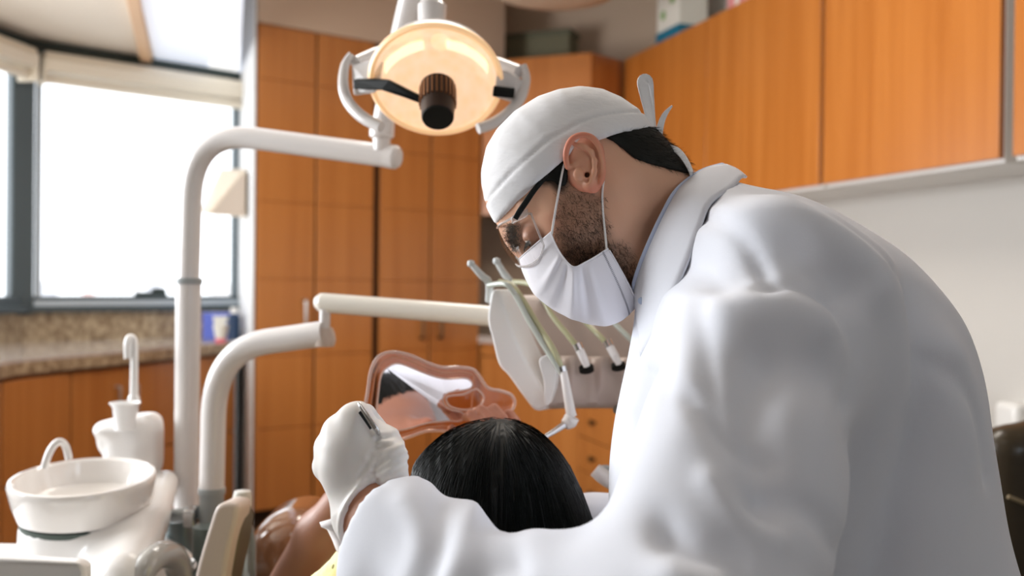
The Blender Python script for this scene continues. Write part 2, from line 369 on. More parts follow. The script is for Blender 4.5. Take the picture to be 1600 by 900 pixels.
# lowered ceiling over the window bay, with a tan rib and a ceiling part made to glow
ZN = 2.30
tl = P(238, 141, (G(tw(238), 0) - CAM).dot(FWD)); 
r_a = onz(240, 141, ZN); r_b = onz(203, -20, ZN)
q1 = onz(376, 157, ZN); q2 = onz(384, -30, ZN)
far_l = G(tc_, ZN); 
M_BEIG = mat('bay_ceiling_paint', (232, 222, 208), rough=0.8)
lo = [H(6.4, ZN), H(0, ZN), G(tw(240), ZN, 0), r_b + (r_b - r_a) * 1.2]
struct(MB().prism([V((p.x, p.y, ZN)) for p in lo], V((0, 0, 0.04))).build('ceiling_bay', M_BEIG))
r2 = r_b + (r_b - r_a) * 1.2; 
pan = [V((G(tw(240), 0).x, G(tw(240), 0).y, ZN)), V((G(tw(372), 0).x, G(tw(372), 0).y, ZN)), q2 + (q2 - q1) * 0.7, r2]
lp = thing('ceiling_glow_panel', sum(pan, V()) / 4, 'pale ceiling panel with added glow right of the tan rib above the window', 'light')
M_PGLOW = mat('glowing_panel', (226, 232, 244), rough=0.35, emit=(222, 230, 245), es=0.45)  # emission added to brighten this part of the bay ceiling
MB().prism(pan, V((0, 0, 0.03))).build('glow_sheet', M_PGLOW, lp)
tri = [onz(374, 156, ZN) , onz(309, 142, ZN), onz(372, 0, ZN)]
MB().prism([V((p.x, p.y, ZN - 0.004)) for p in tri], V((0, 0, 0.003))).build('sky_glow_triangle', mat('sky_glow_triangle', (246, 248, 252), rough=0.3, emit=(255, 255, 255), es=0.6), lp)  # glowing triangle: the sky's reflection put in as emission
rib = MB().prism([onz(203, -20, ZN - 0.002) + (r_b - r_a) * 1.2, onz(224, -20, ZN - 0.002) + (r_b - r_a) * 1.2, onz(246, 142, ZN - 0.002), onz(231, 141, ZN - 0.002)], V((0, 0, -0.03))).build('trim_2', mat('tan_rib', (222, 184, 146), rough=0.6), bevel=0.004); struct(rib)
M_DKG = mat('dark_head_trim', (48, 60, 58), rough=0.5)
struct(MB().prism([G(tc_, ZN - 0.005, 0.02), G(0, ZN - 0.005, 0.02), G(0, ZN - 0.005, 0.06), G(tc_, ZN - 0.005, 0.06)], V((0, 0, -0.035))).build('trim_3', M_DKG))
struct(MB().prism([H(0, ZN - 0.005, 0.02), H(6.4, ZN - 0.005, 0.02), H(6.4, ZN - 0.005, 0.06), H(0, ZN - 0.005, 0.06)], V((0, 0, -0.035))).build('trim_4', M_DKG))
# granite upstand under the window
def G2(t, z, off=0): return G(t, z, off)
bs = MB().prism([G(tc_, 0.9, 0.0), G(0, 0.9, 0.0), G(0, 0.9, 0.035), G(tc_, 0.9, 0.035)], V((0, 0, 0.14)))
bs.prism([H(0, 0.9, 0.0), H(0, 0.9, 0.035), H(2.2, 0.9, 0.035), H(2.2, 0.9, 0.0)], V((0, 0, 0.14)))
bs = bs.build('granite_upstand', M_GRAN); tag(bs, 'speckled granite upstand between the window and the counter', 'upstand')
# counter slab with a curved front
fr = [onz(-160, 598, 0.9), onz(0, 566, 0.9), onz(90, 556, 0.9), onz(200, 547, 0.9), onz(290, 538, 0.9), onz(340, 534, 0.9), onz(385, 531, 0.9)]
frs, _ = crom(fr, [1] * len(fr), 5)
slab = [V((p.x, p.y, 0.9)) for p in frs] + [V(((A0 - n_ * 0.2 - e * 0.013).x, (A0 - n_ * 0.2 - e * 0.013).y, 0.9)), G(0, 0.9, 0), G(tc_, 0.9, 0), H(1.6, 0.9, 0)]
def nrm(poly): return [V((p.x, p.y, p.z)) for p in poly]
ct = MB().prism(nrm(slab), V((0, 0, -0.012))).build('worktop', M_CTOP); tag(ct, 'polished granite worktop with curved edge below the window', 'worktop')
MB().prism([V((p.x, p.y, 0.888)) for p in slab], V((0, 0, -0.045))).build('edge', M_GRAN, ct)
# base cabinets under it, doors follow the curve
cen = V((-2.3, 5.3, 0))
def inset(p, d): 
    q = V((p.x, p.y, 0)); return q + (cen - q).normalized() * d
def base_unit(pxs, label, handles, zt=0.84, split=None):
    pts = []
    for px in pxs:
        # front line 3 cm behind the counter edge
        best = min(frs, key=lambda p: abs((800 + FPX * (p - CAM).dot(RGT) / (p - CAM).dot(FWD)) - px)); pts.append(inset(best, 0.04))
    t = thing('base_cabinet', (pts[0] + pts[-1]) / 2, label, 'cabinet')
    back = [inset(p, 0.42) for p in pts]
    MB().prism([p + V((0, 0, 0.1)) for p in [inset(q, 0.026) for q in pts] + back[::-1]], V((0, 0, zt - 0.1))).build('carcass', M_WDARK, t)
    MB().prism([p for p in [inset(q, 0.07) for q in pts] + back[::-1]], V((0, 0, 0.1))).build('plinth', M_GAP, t)
    for i in range(len(pts) - 1):
        a, b = pts[i], pts[i + 1]; d = (b - a).normalized(); inw = V((-d.y, d.x, 0)); inw = inw if inw.dot(cen - a) > 0 else -inw
        a2, b2 = a + d * 0.004, b - d * 0.004
        zs = [0.11] + (split or []) + [zt - 0.012]
        for z0, z1 in zip(zs[:-1], zs[1:]):
            dr = MB().prism([a2 + V((0, 0, z0 + 0.003)), b2 + V((0, 0, z0 + 0.003)), b2 + V((0, 0, z1 - 0.003)), a2 + V((0, 0, z1 - 0.003))], inw * 0.02).build('door' if len(zs) == 2 or z0 > 0.2 else 'drawer', M_WOOD, t, bevel=0.002)
            if handles and i in handles and z1 > 0.7:
                c = (b2 - d * 0.05 if handles[i] > 0 else a2 + d * 0.05) - inw * 0.022
                MB().tube(fillet([c + inw * 0.022 + V((0, 0, zt - 0.09)), c + V((0, 0, zt - 0.09)), c + V((0, 0, zt - 0.22)), c + inw * 0.022 + V((0, 0, zt - 0.22))], 0.01), 0.006, 10).build('handle', M_STEEL, dr)
base_unit([-150, 5], 'wooden base cabinet at the far left under the worktop', {})
base_unit([5, 108, 208], 'wooden base cabinet with one steel handle, left of the cup dispenser spout', {1: 1}, split=[0.45])
base_unit([208, 290, 375], 'wooden base cabinet behind the two white poles', {0: -1}, split=[0.45])
# ---------------------------------------------------------------- tall cabinets
ZROW = [0.10, 0.487, 0.835, 1.2, 1.57, 1.865, 2.15, ZT]
def tall(pxa, pxm, pxb, label, hl):
    ta, tm_, tb = tp(pxa), tp(pxm), tp(pxb)
    t = thing('tall_cabinet', F((ta + tb) / 2, 0, -0.3), label, 'cabinet')
    la = SK.normalized() * 0.56 if ta < 0.05 else n_ * -0.5
    MB().prism([F(ta, 0.1, -0.022), F(tb, 0.1, -0.022), F(tb, 0.1, -0.5), F(ta, 0.1) + la], V((0, 0, ZT - 0.1))).build('carcass', M_WDARK, t)
    MB().prism([F(ta, 0, -0.06), F(tb, 0, -0.06), F(tb, 0, -0.5), F(ta, 0) + la], V((0, 0, 0.1))).build('plinth', M_GAP, t)
    for k, (a, b) in enumerate(((ta, tm_), (tm_, tb))):
        d = MB()
        a2, b2 = a + 0.006, b - 0.006
        for z0, z1 in zip(ZROW[:-1], ZROW[1:]):
            d.prism([F(a2, z0 + 0.0025, 0), F(b2, z0 + 0.0025, 0), F(b2, z1 - 0.0025, 0), F(a2, z1 - 0.0025, 0)], n_ * -0.018)
        d.prism([F(a2, ZROW[0], -0.006), F(b2, ZROW[0], -0.006), F(b2, ZT, -0.006), F(a2, ZT, -0.006)], n_ * -0.014)
        dr = d.build('door', M_WOOD, t, bevel=0.0015)
        for (kk, px, z0, z1, m_) in hl:
            if kk == k:
                th = tp(px)
                MB().tube(fillet([F(th, z0, 0), F(th, z0, 0.03), F(th, z1, 0.03), F(th, z1, 0)], 0.012), 0.008, 10).build('handle', m_, dr)
tall(399, 492, 584, 'tall wooden cabinet against the white pillar, one steel handle', [(0, 475, 0.97, 1.1, M_STEEL)])
tall(592, 672, 750, 'tall wooden cabinet with paired dark handles behind the white arm', [(0, 658, 0.90, 1.03, M_BRONZE), (1, 687, 0.90, 1.03, M_BRONZE)])
struct(MB().prism([F(tp(584), 0, -0.03), F(tp(592), 0, -0.03), F(tp(592), ZT, -0.03), F(tp(584), ZT, -0.03)], n_ * -0.1).build('trim_5', M_GAP))
# bulkhead above the tall cabinets
tE = tp(783)
struct(MB().prism([F(0.0, ZT + 0.002, 0.01), F(tE, ZT + 0.002, 0.01), F(tE, ZT + 0.002, -0.6), F(0.0, ZT + 0.002) + SK], V((0, 0, CZ - ZT))).build('wall_bulkhead', M_SOFF))
# ---------------------------------------------------------------- corner units
C0 = F(tp(752), 0, -0.01); C1 = P(920, 440, 5.24); C1.z = 0; C2 = P(970, 440, 5.42); C2.z = 0
B0 = V((C2.x, C2.y, 0)); g_ = V((0.33, -1, 0)).normalized(); nr = V((-g_.y * -1, 0, 0)); nr = V((g_.y, -g_.x, 0))
if nr.dot(CAM - B0) < 0: nr = -nr
def Rw(t, z, off=0.0): return B0 + g_ * t + nr * off + V((0, 0, z))
def tr(px): return onv(px, B0, g_)
ZU = 1.565
u = thing('wall_cabinet', (C0 + C1) / 2, 'wooden corner wall cabinet behind the surgical lamp', 'cabinet')
dC = (C1 - C0).normalized(); iC = V((-dC.y, dC.x, 0)); iC = iC if iC.y > 0 else -iC
MB().prism([p + V((0, 0, ZU)) for p in [C0 + iC * 0.02, C1 + iC * 0.02 - dC * 0.002, C2 + iC * 0.02, C2 + iC * 0.25, C0 + iC * 0.4]], V((0, 0, ZT - ZU))).build('carcass', M_WDARK, u)
MB().prism([C0 + V((0, 0, ZU)), C1 + V((0, 0, ZU)), C1 + V((0, 0, ZT)), C0 + V((0, 0, ZT))], iC * 0.02).build('door', M_WOOD2, u, bevel=0.002)
MB().prism([C1 + V((0, 0, ZU)), C2 + V((0, 0, ZU)), C2 + V((0, 0, ZT)), C1 + V((0, 0, ZT))], iC * 0.02).build('side_panel', M_WOOD, u, bevel=0.002)
def upper(pa, pb, label, seams=()):
    ta, tb = tr(pa), tr(pb); t = thing('wall_cabinet', Rw((ta + tb) / 2, ZU, -0.17), label, 'cabinet')
    MB().prism([Rw(ta, ZU, -0.02), Rw(tb, ZU, -0.02), Rw(tb, ZT, -0.02), Rw(ta, ZT, -0.02)], nr * -0.33).build('carcass', M_WHITE, t)
    ss = [ta] + [tr(s) for s in seams] + [tb]
    for a, b in zip(ss[:-1], ss[1:]):
        MB().prism([Rw(a + 0.003, ZU + 0.012, 0), Rw(b - 0.003, ZU + 0.012, 0), Rw(b - 0.003, ZT, 0), Rw(a + 0.003, ZT, 0)], nr * -0.02).build('door', M_WOOD2, t, bevel=0.002)
upper(972, 1278, 'wooden wall cabinet with two doors in the corner, behind the cap ties', seams=(1100,))
upper(1283, 1559, 'wooden wall cabinet with one wide door above the dentist shoulder')
upper(1578, 2150, 'wooden wall cabinet cut off by the right edge of view')
# walls behind
struct(MB().prism([Rw(-0.25, 0, -0.35), Rw(8.2, 0, -0.35), Rw(8.2, CZ, -0.35), Rw(-0.25, CZ, -0.35)], nr * -0.15).build('wall_right', M_WALL))
K1 = Rw(-0.25, 0, -0.35); K0 = F(0.3, 0, -0.62)
KX = F(tE, 0, -0.62)
struct(MB().prism([K0, KX, V((KX.x, KX.y, CZ)), V((K0.x, K0.y, CZ))], n_ * -0.15).build('wall_far', M_SOFF))
struct(MB().prism([KX, K1, V((K1.x, K1.y, CZ)), V((KX.x, KX.y, CZ))], V((0.0, 0.15, 0))).build('wall_corner', M_SOFF))
# wall behind the viewer with a window on its right half
yb = -2.4; xl, xr = -3.9, 4.2; wx0, wx1, wz0, wz1 = 1.5, 2.3, 0.95, 2.3
for a, b, z0, z1 in ((xl, wx0, 0, CZ), (wx1, xr, 0, CZ), (wx0, wx1, 0, wz0), (wx0, wx1, wz1, CZ)):
    struct(MB().box(((a + b) / 2, yb - 0.1, (z0 + z1) / 2), (b - a, 0.2, z1 - z0)).build('wall_back', M_BACK))
wb = MB()
for c_, s_0 in (((wx0, yb - 0.05, (wz0 + wz1) / 2), (0.06, 0.08, wz1 - wz0)), ((wx1, yb - 0.05, (wz0 + wz1) / 2), (0.06, 0.08, wz1 - wz0)), (((wx0 + wx1) / 2, yb - 0.05, wz0), (wx1 - wx0, 0.08, 0.06)), (((wx0 + wx1) / 2, yb - 0.05, wz1), (wx1 - wx0, 0.08, 0.06))): wb.box(c_, s_0)
wb = struct(wb.build('window_3', M_FRAME, bevel=0.004))
MB().box(((wx0 + wx1) / 2, yb - 0.05, (wz0 + wz1) / 2), (wx1 - wx0, 0.006, wz1 - wz0)).build('pane', M_PANE, wb, smooth=0)
# main ceiling
cl = [onz(384, 0, CZ), V((r2.x - 0.0, r2.y - 0.3, CZ)), V((-0.9, -2.6, CZ)), V((3.6, -2.6, CZ)), V((2.2, 7.2, CZ)), V((-2.6, 7.2, CZ))]
struct(MB().prism([V((-3.8, -2.7, CZ)), V((4.4, -2.7, CZ)), V((4.4, 7.0, CZ)), V((-3.8, 7.0, CZ))], V((0, 0, 0.1))).build('ceiling', M_CEIL))
dc = P(868, -14, 4.6)
cd = MB().lathe([(0.0, 0.0), (0.18, 0.003), (0.27, 0.02), (0.31, 0.05), (0.31, 0.08), (0, 0.08)], (dc.x, dc.y, 2.51), seg=64)
# round lowered ceiling dome hung by a collar
cd.lathe([(0.24, 0.08), (0.24, CZ - 2.51)], (dc.x, dc.y, 2.51), seg=48)
struct(cd.build('ceiling_rose', mat('ceiling_rose_paint', (206, 190, 168), rough=0.8)))
# base units in the corner (under the delivery tray)
sh = V((-0.02, -0.25, 0))
D0 = F(tp(752), 0, -0.015) ; D1 = P(905, 440, 4.98); D1.z = 0
D2 = D1 + g_ * 3.9
bc = thing('base_cabinet', (D0 + D1) / 2, 'wooden base cabinet below the instrument tray, right of the tall cabinets', 'cabinet')
dD = (D1 - D0).normalized(); iD = V((-dD.y, dD.x, 0)); iD = iD if iD.y > 0 else -iD
Kc = V((0.66, 5.9, 0))
MB().prism([p + V((0, 0, 0.1)) for p in [D0 + iD * 0.02, D1 + iD * 0.02, D1 + iD * 0.5, D0 + iD * 0.45]], V((0, 0, 0.76))).build('carcass', M_WDARK, bc)
MB().prism([p for p in [D0 + iD * 0.06, D1 + iD * 0.06, D1 + iD * 0.45, D0 + iD * 0.4]], V((0, 0, 0.1))).build('plinth', M_GAP, bc)
for z0, z1 in ((0.11, 0.79), (0.795, 0.865)):
    MB().prism([D0 + V((0, 0, z0)), D1 + V((0, 0, z0)), D1 + V((0, 0, z1)), D0 + V((0, 0, z1))], iD * 0.02).build('door' if z0 < 0.5 else 'top_rail', M_WOOD, bc, bevel=0.002)
iR = -nr
def drawers(t0, t1, label):
    t = thing('drawer_cabinet', D1 + g_ * ((t0 + t1) / 2) + iR * 0.25, label, 'cabinet')
    a, b = D1 + g_ * t0, D1 + g_ * t1
    MB().prism([p + V((0, 0, 0.1)) for p in [a + iR * 0.02, b + iR * 0.02, b + iR * 0.44, a + iR * 0.44]], V((0, 0, 0.76))).build('carcass', M_WDARK, t)
    MB().prism([p for p in [a + iR * 0.07, b + iR * 0.07, b + iR * 0.44, a + iR * 0.44]], V((0, 0, 0.1))).build('plinth', M_GAP, t)
    for z0, z1 in ((0.11, 0.27), (0.275, 0.435), (0.44, 0.62), (0.625, 0.80), (0.805, 0.865)):
        dr = MB().prism([a + g_ * 0.004 + V((0, 0, z0)), b - g_ * 0.004 + V((0, 0, z0)), b - g_ * 0.004 + V((0, 0, z1)), a + g_ * 0.004 + V((0, 0, z1))], iR * 0.02).build('drawer', M_WOOD, t, bevel=0.002)
        if z1 - z0 > 0.1:
            c = a + g_ * min(0.22, (t1 - t0) / 2) + V((0, 0, (z0 + z1) / 2))
            MB().lathe([(0.008, 0), (0.008, 0.015), (0.016, 0.02), (0.014, 0.03), (0, 0.032)], c, nr, seg=16).build('knob', M_BRONZE, dr)
drawers(0.0, 0.9, 'wooden drawer cabinet with round dark knobs, right of the hanging mouth mirror')
drawers(0.905, 1.8, 'wooden drawer cabinet hidden mostly behind the white coat')
cw = MB().prism([p + V((0, 0, 0.866)) for p in [D0 - iD * 0.02, D1 - iD * 0.02 + nr * 0.01, D1 + g_ * 1.8 + nr * 0.02, D1 + g_ * 1.8 + iR * 0.43, Rw(-0.2, 0, -0.33), F(tp(752), 0, -0.5)]], V((0, 0, 0.035))).build('worktop', M_CTOP)
tag(cw, 'granite worktop in the recess behind the instrument tray', 'worktop')
# things on top of the cabinets
M_BOXG = mat('grey_green_box', (116, 112, 88), rough=0.7)
bx = P(846, 72, 5.75); 
b1 = MB().box((bx.x, bx.y, ZT + 0.105), (0.40, 0.16, 0.2), ax=dC).build('storage_box', M_BOXG, bevel=0.01); tag(b1, 'dull grey-green storage box on the corner wall cabinet', 'box')
MB().box((bx.x, bx.y, ZT + 0.205), (0.415, 0.175, 0.03), ax=dC).build('lid', mat('box_lid', (104, 104, 84), rough=0.7), b1, bevel=0.006)
t1_ = tr(1022)
cc = Rw(t1_, ZT, -0.14)
b2 = thing('carton', cc, 'white carton with green dots and a blue base on the wall cabinet', 'box')
M_CART = mat('white_carton', (226, 224, 214), rough=0.6)
M_BLUE = mat('teal_blue_print', (28, 112, 140), rough=0.5); M_GRN = mat('green_print', (120, 160, 84), rough=0.6)
MB().box(cc + V((0, 0, 0.20)), (0.24, 0.16, 0.24), ax=g_).build('body', M_CART, b2, bevel=0.004)
MB().box(cc + V((0, 0, 0.04)), (0.25, 0.17, 0.08), ax=g_).build('base', M_BLUE, b2, bevel=0.004)
for (dt, dz) in ((-0.05, 0.16), (0.05, 0.22)):
    MB().lathe([(0.0, 0.003), (0.024, 0.003), (0.024, 0)], cc + g_ * dt + V((0, 0, dz + 0.0)) + nr * 0.08, nr, seg=20).build('dot', M_GRN, b2)
cc = Rw(tr(1128), ZT, -0.12)
b3 = thing('pink_carton', cc, 'pink and white striped carton on the wall cabinet near the top edge', 'box')
MB().box(cc + V((0, 0, 0.1)), (0.17, 0.12, 0.2), ax=g_).build('body', mat('pink_print', (214, 140, 140), rough=0.6), b3, bevel=0.004)
MB().box(cc + nr * 0.0605 + V((0, 0, 0.1)), (0.03, 0.003, 0.19), ax=g_).build('stripe', M_CART, b3)
# white wall fitting and dark chair at the right edge
wf = P(1606, 668, 3.0); t_ = tr(1600)
wfc = Rw(tr(1601), 0, -0.35); wfc = Rw(onv(1603, Rw(0, 0, -0.35), g_), P(1603, 668, (Rw(onv(1603, Rw(0, 0, -0.35), g_), 0, -0.35) - CAM).dot(FWD)).z, -0.35)
wd = thing('wall_dispenser', wfc, 'small white dispenser on the wall at the right edge', 'dispenser')
MB().box(wfc + nr * 0.04, (0.1, 0.08, 0.17), ax=g_).build('body', M_WHITE, wd, bevel=0.02)
MB().tube([wfc + nr * 0.05 + V((0, 0, -0.08)), wfc + nr * 0.05 + V((0, 0, -0.12))], 0.012, 14).build('spout', M_STEEL, wd)
# items on the window counter
bb = onz(335, 531, 0.9); M_BB = mat('blue_tissue_box', (96, 112, 200), rough=0.5)
db = V((1, 0.35, 0)).normalized(); kb = thing('tissue_box', bb, 'blue box with white print on the worktop by the pillar', 'box')
MB().box(bb + V((0.0, 0.10, 0.066)), (0.17, 0.09, 0.13), ax=db).build('body', M_BB, kb, bevel=0.003)
MB().box(bb + V((0.0, 0.10, 0.128)), (0.165, 0.085, 0.006), ax=db).build('lid', mat('pale_blue', (170, 180, 226), rough=0.5), kb)
MB().prism([bb + V((0.0, 0.10, 0)) + db * a + db.cross(V((0, 0, 1))) * 0.0455 + V((0, 0, z)) for a, z in ((-0.03, 0.06), (0.02, 0.07), (0.04, 0.115), (-0.04, 0.115))], db.cross(V((0, 0, 1))) * 0.001).build('print', M_CART, kb)
jb = onz(341, 537, 0.9) + V((0, 0.04, 0)); jr = thing('paper_cup', jb, 'white cup with a red bottom band before the blue box', 'cup')
MB().lathe([(0.024, 0.02), (0.036, 0.085), (0.034, 0.085), (0.022, 0.022), (0.024, 0.02)], jb, seg=24, op=True).build('wall', M_CART, jr)
MB().lathe([(0.0, 0.0), (0.024, 0.0), (0.0265, 0.022), (0.0, 0.022)], jb, seg=24).build('band', mat('red_band', (226, 110, 128), rough=0.5), jr)
jb = onz(361, 531, 0.9) + V((0, 0.05, 0)); jr = thing('bottle', jb, 'dark blue bottle with a white cap beside the blue box', 'bottle')
MB().lathe([(0, 0), (0.03, 0), (0.03, 0.11), (0.014, 0.13), (0.014, 0.14), (0, 0.14)], jb, seg=24).build('body', mat('dark_blue_plastic', (24, 52, 84), rough=0.3), jr)
MB().lathe([(0.018, 0.13), (0.018, 0.155), (0.0, 0.16)], jb, seg=24).build('cap', M_WHITE, jr)
# paper towel dispenser on the pillar
dsp = thing('towel_dispenser', P(350, 300, 4.95), 'beige wedge shaped dispenser hanging at the white pillar', 'dispenser')
D_ = 4.95
fr_ = [P(345, 264, D_), P(386, 262, D_ - 0.02), P(386, 268, D_ - 0.25), P(327, 332, D_ - 0.22), P(313, 330, D_)]
tn = [P(x, y, d) for x, y, d in ((345, 264, 5.1), (384, 264, 5.1), (384, 337, 5.1), (312, 331, 5.1), (376, 270, 4.85), (324, 335, 4.85), (384, 268, 4.85), (384, 339, 4.85))]
md_ = MB().add(tn, [(0, 1, 6, 4), (0, 4, 5, 3), (3, 5, 7, 2), (1, 2, 7, 6), (0, 3, 2, 1), (4, 6, 7, 5)])
md_.build('housing', mat('beige_plastic', (222, 206, 184), rough=0.5), dsp, smooth=0)
MB().prism([P(378, 272, 4.848), P(382, 272, 4.848), P(382, 336, 4.848), P(329, 334, 4.848)], V((0, -0.004, 0))).build('underside', mat('shaded_beige', (186, 170, 154), rough=0.6), dsp, smooth=0)  # darker triangle: the underside's shade put into the colour
MB().lathe([(0.0, 0), (0.014, 0.004), (0.016, 0.014), (0.01, 0.024), (0, 0.026)], P(312, 329, 4.95), (0, -1, 0), seg=20).build('knob', M_WHITE, dsp)
MB().prism([P(336, 338, 4.9), P(344, 338, 4.9), P(334, 368, 4.9)], V((0, 0.01, 0))).build('paper_end', M_CART, dsp)
# hazy city beyond the window
M_CITY = [mat('city_%s' % q, c, rough=0.9) for q, c in (('pink', (226, 196, 190)), ('grey', (200, 200, 204)), ('pale', (232, 228, 226)))]
for (px, ww, py, D, mi, lb) in ((138, 14, 436, 260, 0, 'pinkish tower far outside the window, left part'), (75, 22, 440, 240, 1, 'pale grey block far outside beside the corner post'), (215, 10, 443, 300, 2, 'small pale block on the skyline in mid window'), (240, 20, 441, 280, 1, 'low grey block on the skyline above the latch'), (345, 26, 444, 260, 2, 'pale block on the skyline under the towel dispenser')):
    c = P(px, py, D); wd_ = ww / FPX * D
    o = thing('office_tower', V((c.x, c.y, -40)), lb, 'building')
    MB().box((c.x, c.y, (c.z - 40) / 2), (wd_, wd_, c.z + 40)).build('tower', M_CITY[mi], o)
    MB().box((c.x + wd_ * 0.1, c.y, c.z + 0.8), (wd_ * 0.4, wd_ * 0.4, 1.6)).build('roof_block', M_CITY[2], o)
struct(MB().box((0, 600, -41), (2400, 1200, 2)).build('ground_city', mat('hazy_ground', (214, 212, 210), rough=1)))
M_ENAM = mat('white_enamel', (226, 222, 220), rough=0.22, coat=0.4)
M_PLAS = mat('white_abs_plastic', (232, 230, 228), rough=0.3, coat=0.2)
M_TAUP = mat('taupe_panel', (186, 170, 162), rough=0.4)
M_WHT2 = mat('window_lit_white', (248, 249, 250), rough=0.35)  # wing and fin made whiter: window light put into the colour
M_WARMP = mat('warm_grey_plastic', (206, 192, 182), rough=0.4)
M_BLK = mat('black_plastic', (14, 18, 17), rough=0.6, spec=0.25)
M_CHR = mat('chrome', (210, 212, 214), rough=0.15, metal=1)
M_GREY = mat('grey_plastic', (160, 166, 168), rough=0.4)
# ---------------------------------------------------------------- light pole with its horizontal arm
DP = 1.98
def at(px, py, D): return P(px, py, D)
lp_ = thing('lamp_pole', at(282, 860, DP), 'tall white pole bending into a horizontal arm below the surgical lamp', 'pole')
pb = at(279, 815, DP); pt = at(295, 345, DP)
px_, py_ = pt.x, pt.y
MB().tube([V((px_ , py_, 0.02)), V((px_, py_, pt.z - 0.12))], 0.0245, 28).build('lower_tube', M_ENAM, lp_)
top = [V((px_, py_, pt.z - 0.12)), at(301, 203, DP), at(620, 246, 1.86)]
MB().tube(fillet(top, [0.14], 12), 0.0215, 28).build('arm_tube', M_ENAM, lp_)
MB().lathe([(0.027, -0.006), (0.0275, 0), (0.027, 0.006)], V((px_, py_, pt.z - 0.12)), seg=28).build('joint_ring', M_GREY, lp_)
e2 = at(613, 245, 1.862); d2 = (at(620, 246, 1.86) - at(500, 229, 1.91)).normalized()
MB().lathe([(0.0, 0.006), (0.018, 0.004), (0.0225, -0.002), (0.0225, -0.02)], at(620, 246, 1.86), d2, seg=28).build('end_cap', M_ENAM, lp_)
MB().lathe([(0.12, 0), (0.12, 0.02), (0.06, 0.04), (0.03, 0.06)], V((px_, py_, 0)), seg=32).build('floor_flange', M_GREY, lp_)
# ---------------------------------------------------------------- surgical lamp
DL = 1.62
sl = thing('surgical_lamp', at(680, 126, DL), 'lit oval dental lamp with black centre cap and two curved handles', 'lamp')
LC = at(681, 126, DL)
vdir = (LC - CAM).normalized()
# the dish faces the patient: down and a little towards the viewer's right
ax = (V((0.02, -0.62, -0.66))).normalized()
# choose the tilt so the rim reads about 100 x 75
side = V((1, 0, 0)); side = (side - ax * side.dot(ax)).normalized(); upd = ax.cross(side); upd = upd if upd.z > 0 else -upd
RD = 0.104
M_REFL = mat('lit_reflector', (225, 205, 190), rough=0.35, emit=(255, 205, 135), es=0.5)
nt = M_REFL.node_tree; tcn = nt.nodes.new('ShaderNodeTexCoord'); vz = nt.nodes.new('ShaderNodeTexVoronoi'); vz.inputs['Scale'].default_value = 60
rp = nt.nodes.new('ShaderNodeValToRGB'); rp.color_ramp.elements[0].color = srgb((255, 214, 168)); rp.color_ramp.elements[1].color = srgb((255, 236, 216))
nt.links.new(tcn.outputs['Object'], vz.inputs['Vector']); nt.links.new(vz.outputs['Distance'], rp.inputs[0]); nt.links.new(rp.outputs[0], nt.nodes['Principled BSDF'].inputs['Emission Color'])
M_LENS = glassmat('lamp_lens', (1, 0.97, 0.92), refl=0.05, rough=0.05)
prof = [(0.0, -0.062), (0.03, -0.060), (0.06, -0.047), (0.085, -0.026), (0.098, -0.006), (RD, 0.0)]
MB().lathe(prof, LC, ax, side, 64, op=True).build('reflector', M_REFL, sl)
MB().lathe([(0.0, -0.075), (0.04, -0.072), (0.075, -0.056), (0.1, -0.024), (RD + 0.004, -0.003), (RD + 0.004, 0.004)], LC, ax, side, 64, op=True).build('housing', M_ENAM, sl)
MB().lathe([(RD - 0.004, 0.004), (RD + 0.002, 0.008), (RD + 0.006, 0.003), (RD + 0.004, -0.004), (RD - 0.004, 0.004)], LC, ax, side, 64, op=True).build('rim', mat('lit_rim', (255, 226, 190), rough=0.4, emit=(255, 196, 130), es=0.35), sl)
MB().lathe([(0.0, 0.003), (RD - 0.004, 0.003)], LC, ax, side, 64).build('lens', M_LENS, sl, smooth=0)
# bright bars: the four mirror facets which catch the bulb
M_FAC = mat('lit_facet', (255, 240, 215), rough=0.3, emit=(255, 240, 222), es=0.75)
fb = MB()
for a0, a1 in ((-1.32, -0.24), (0.20, 1.32)):
    G_ = []
    for i in range(13):
        a = a0 + (a1 - a0) * i / 12; row = []
        for k in (0.0, 0.5, 1.0):
            X_ = math.sin(a) * 0.086; Y_ = math.cos(a) * 0.036 - 0.004 + 0.020 * (k - 0.5)
            h2 = float(np.interp(math.hypot(X_, Y_), [p[0] for p in prof], [p[1] for p in prof])); row.append(LC + ax * (h2 + 0.003) + side * X_ + upd * Y_)
        G_.append(row)
    fb.grid(G_)
fb.build('facet', M_FAC, sl)
# centre cap and its black arm
cb = at(684, 136, DL - 0.07); ce = at(684, 184, DL - 0.115); ca = (ce - cb).normalized()
cx_ = (side - ca * side.dot(ca)).normalized(); cL = (ce - cb).length
M_CAP = mat('dark_bronze_cap', (62, 46, 38), rough=0.35, metal=0.4)
capm = MB().lathe([(0.022, 0.0), (0.0275, 0.0), (0.0265, cL * 0.55), (0.0245, cL * 0.98), (0.022, cL)], cb, ca, cx_, 48)
cap = capm.build('bulb_cap', M_CAP, sl)
MB().lathe([(0.0, cL + 0.002), (0.0235, cL + 0.001), (0.0245, cL - 0.004), (0.024, cL - 0.01)], cb, ca, cx_, 40).build('end_disc', M_BLK, cap)
rb_ = MB(); cy_ = ca.cross(cx_)
for k in range(24):
    a = 2 * math.pi * k / 24; dr = cx_ * math.cos(a) + cy_ * math.sin(a)
    rb_.box(cb + dr * 0.0274 + ca * (cL * 0.33), (0.003, 0.0028, cL * 0.52), ax=dr, az=ca)
rb_.build('rib', mat('cap_rib', (150, 104, 70), rough=0.3, metal=0.6), cap)
MB().lathe([(0.0, -0.003), (0.016, -0.002), (0.016, 0.002)], cb, ca, cx_, 24).build('bulb', mat('bulb_glow', (255, 240, 210), emit=(255, 226, 180), es=1.5), cap)
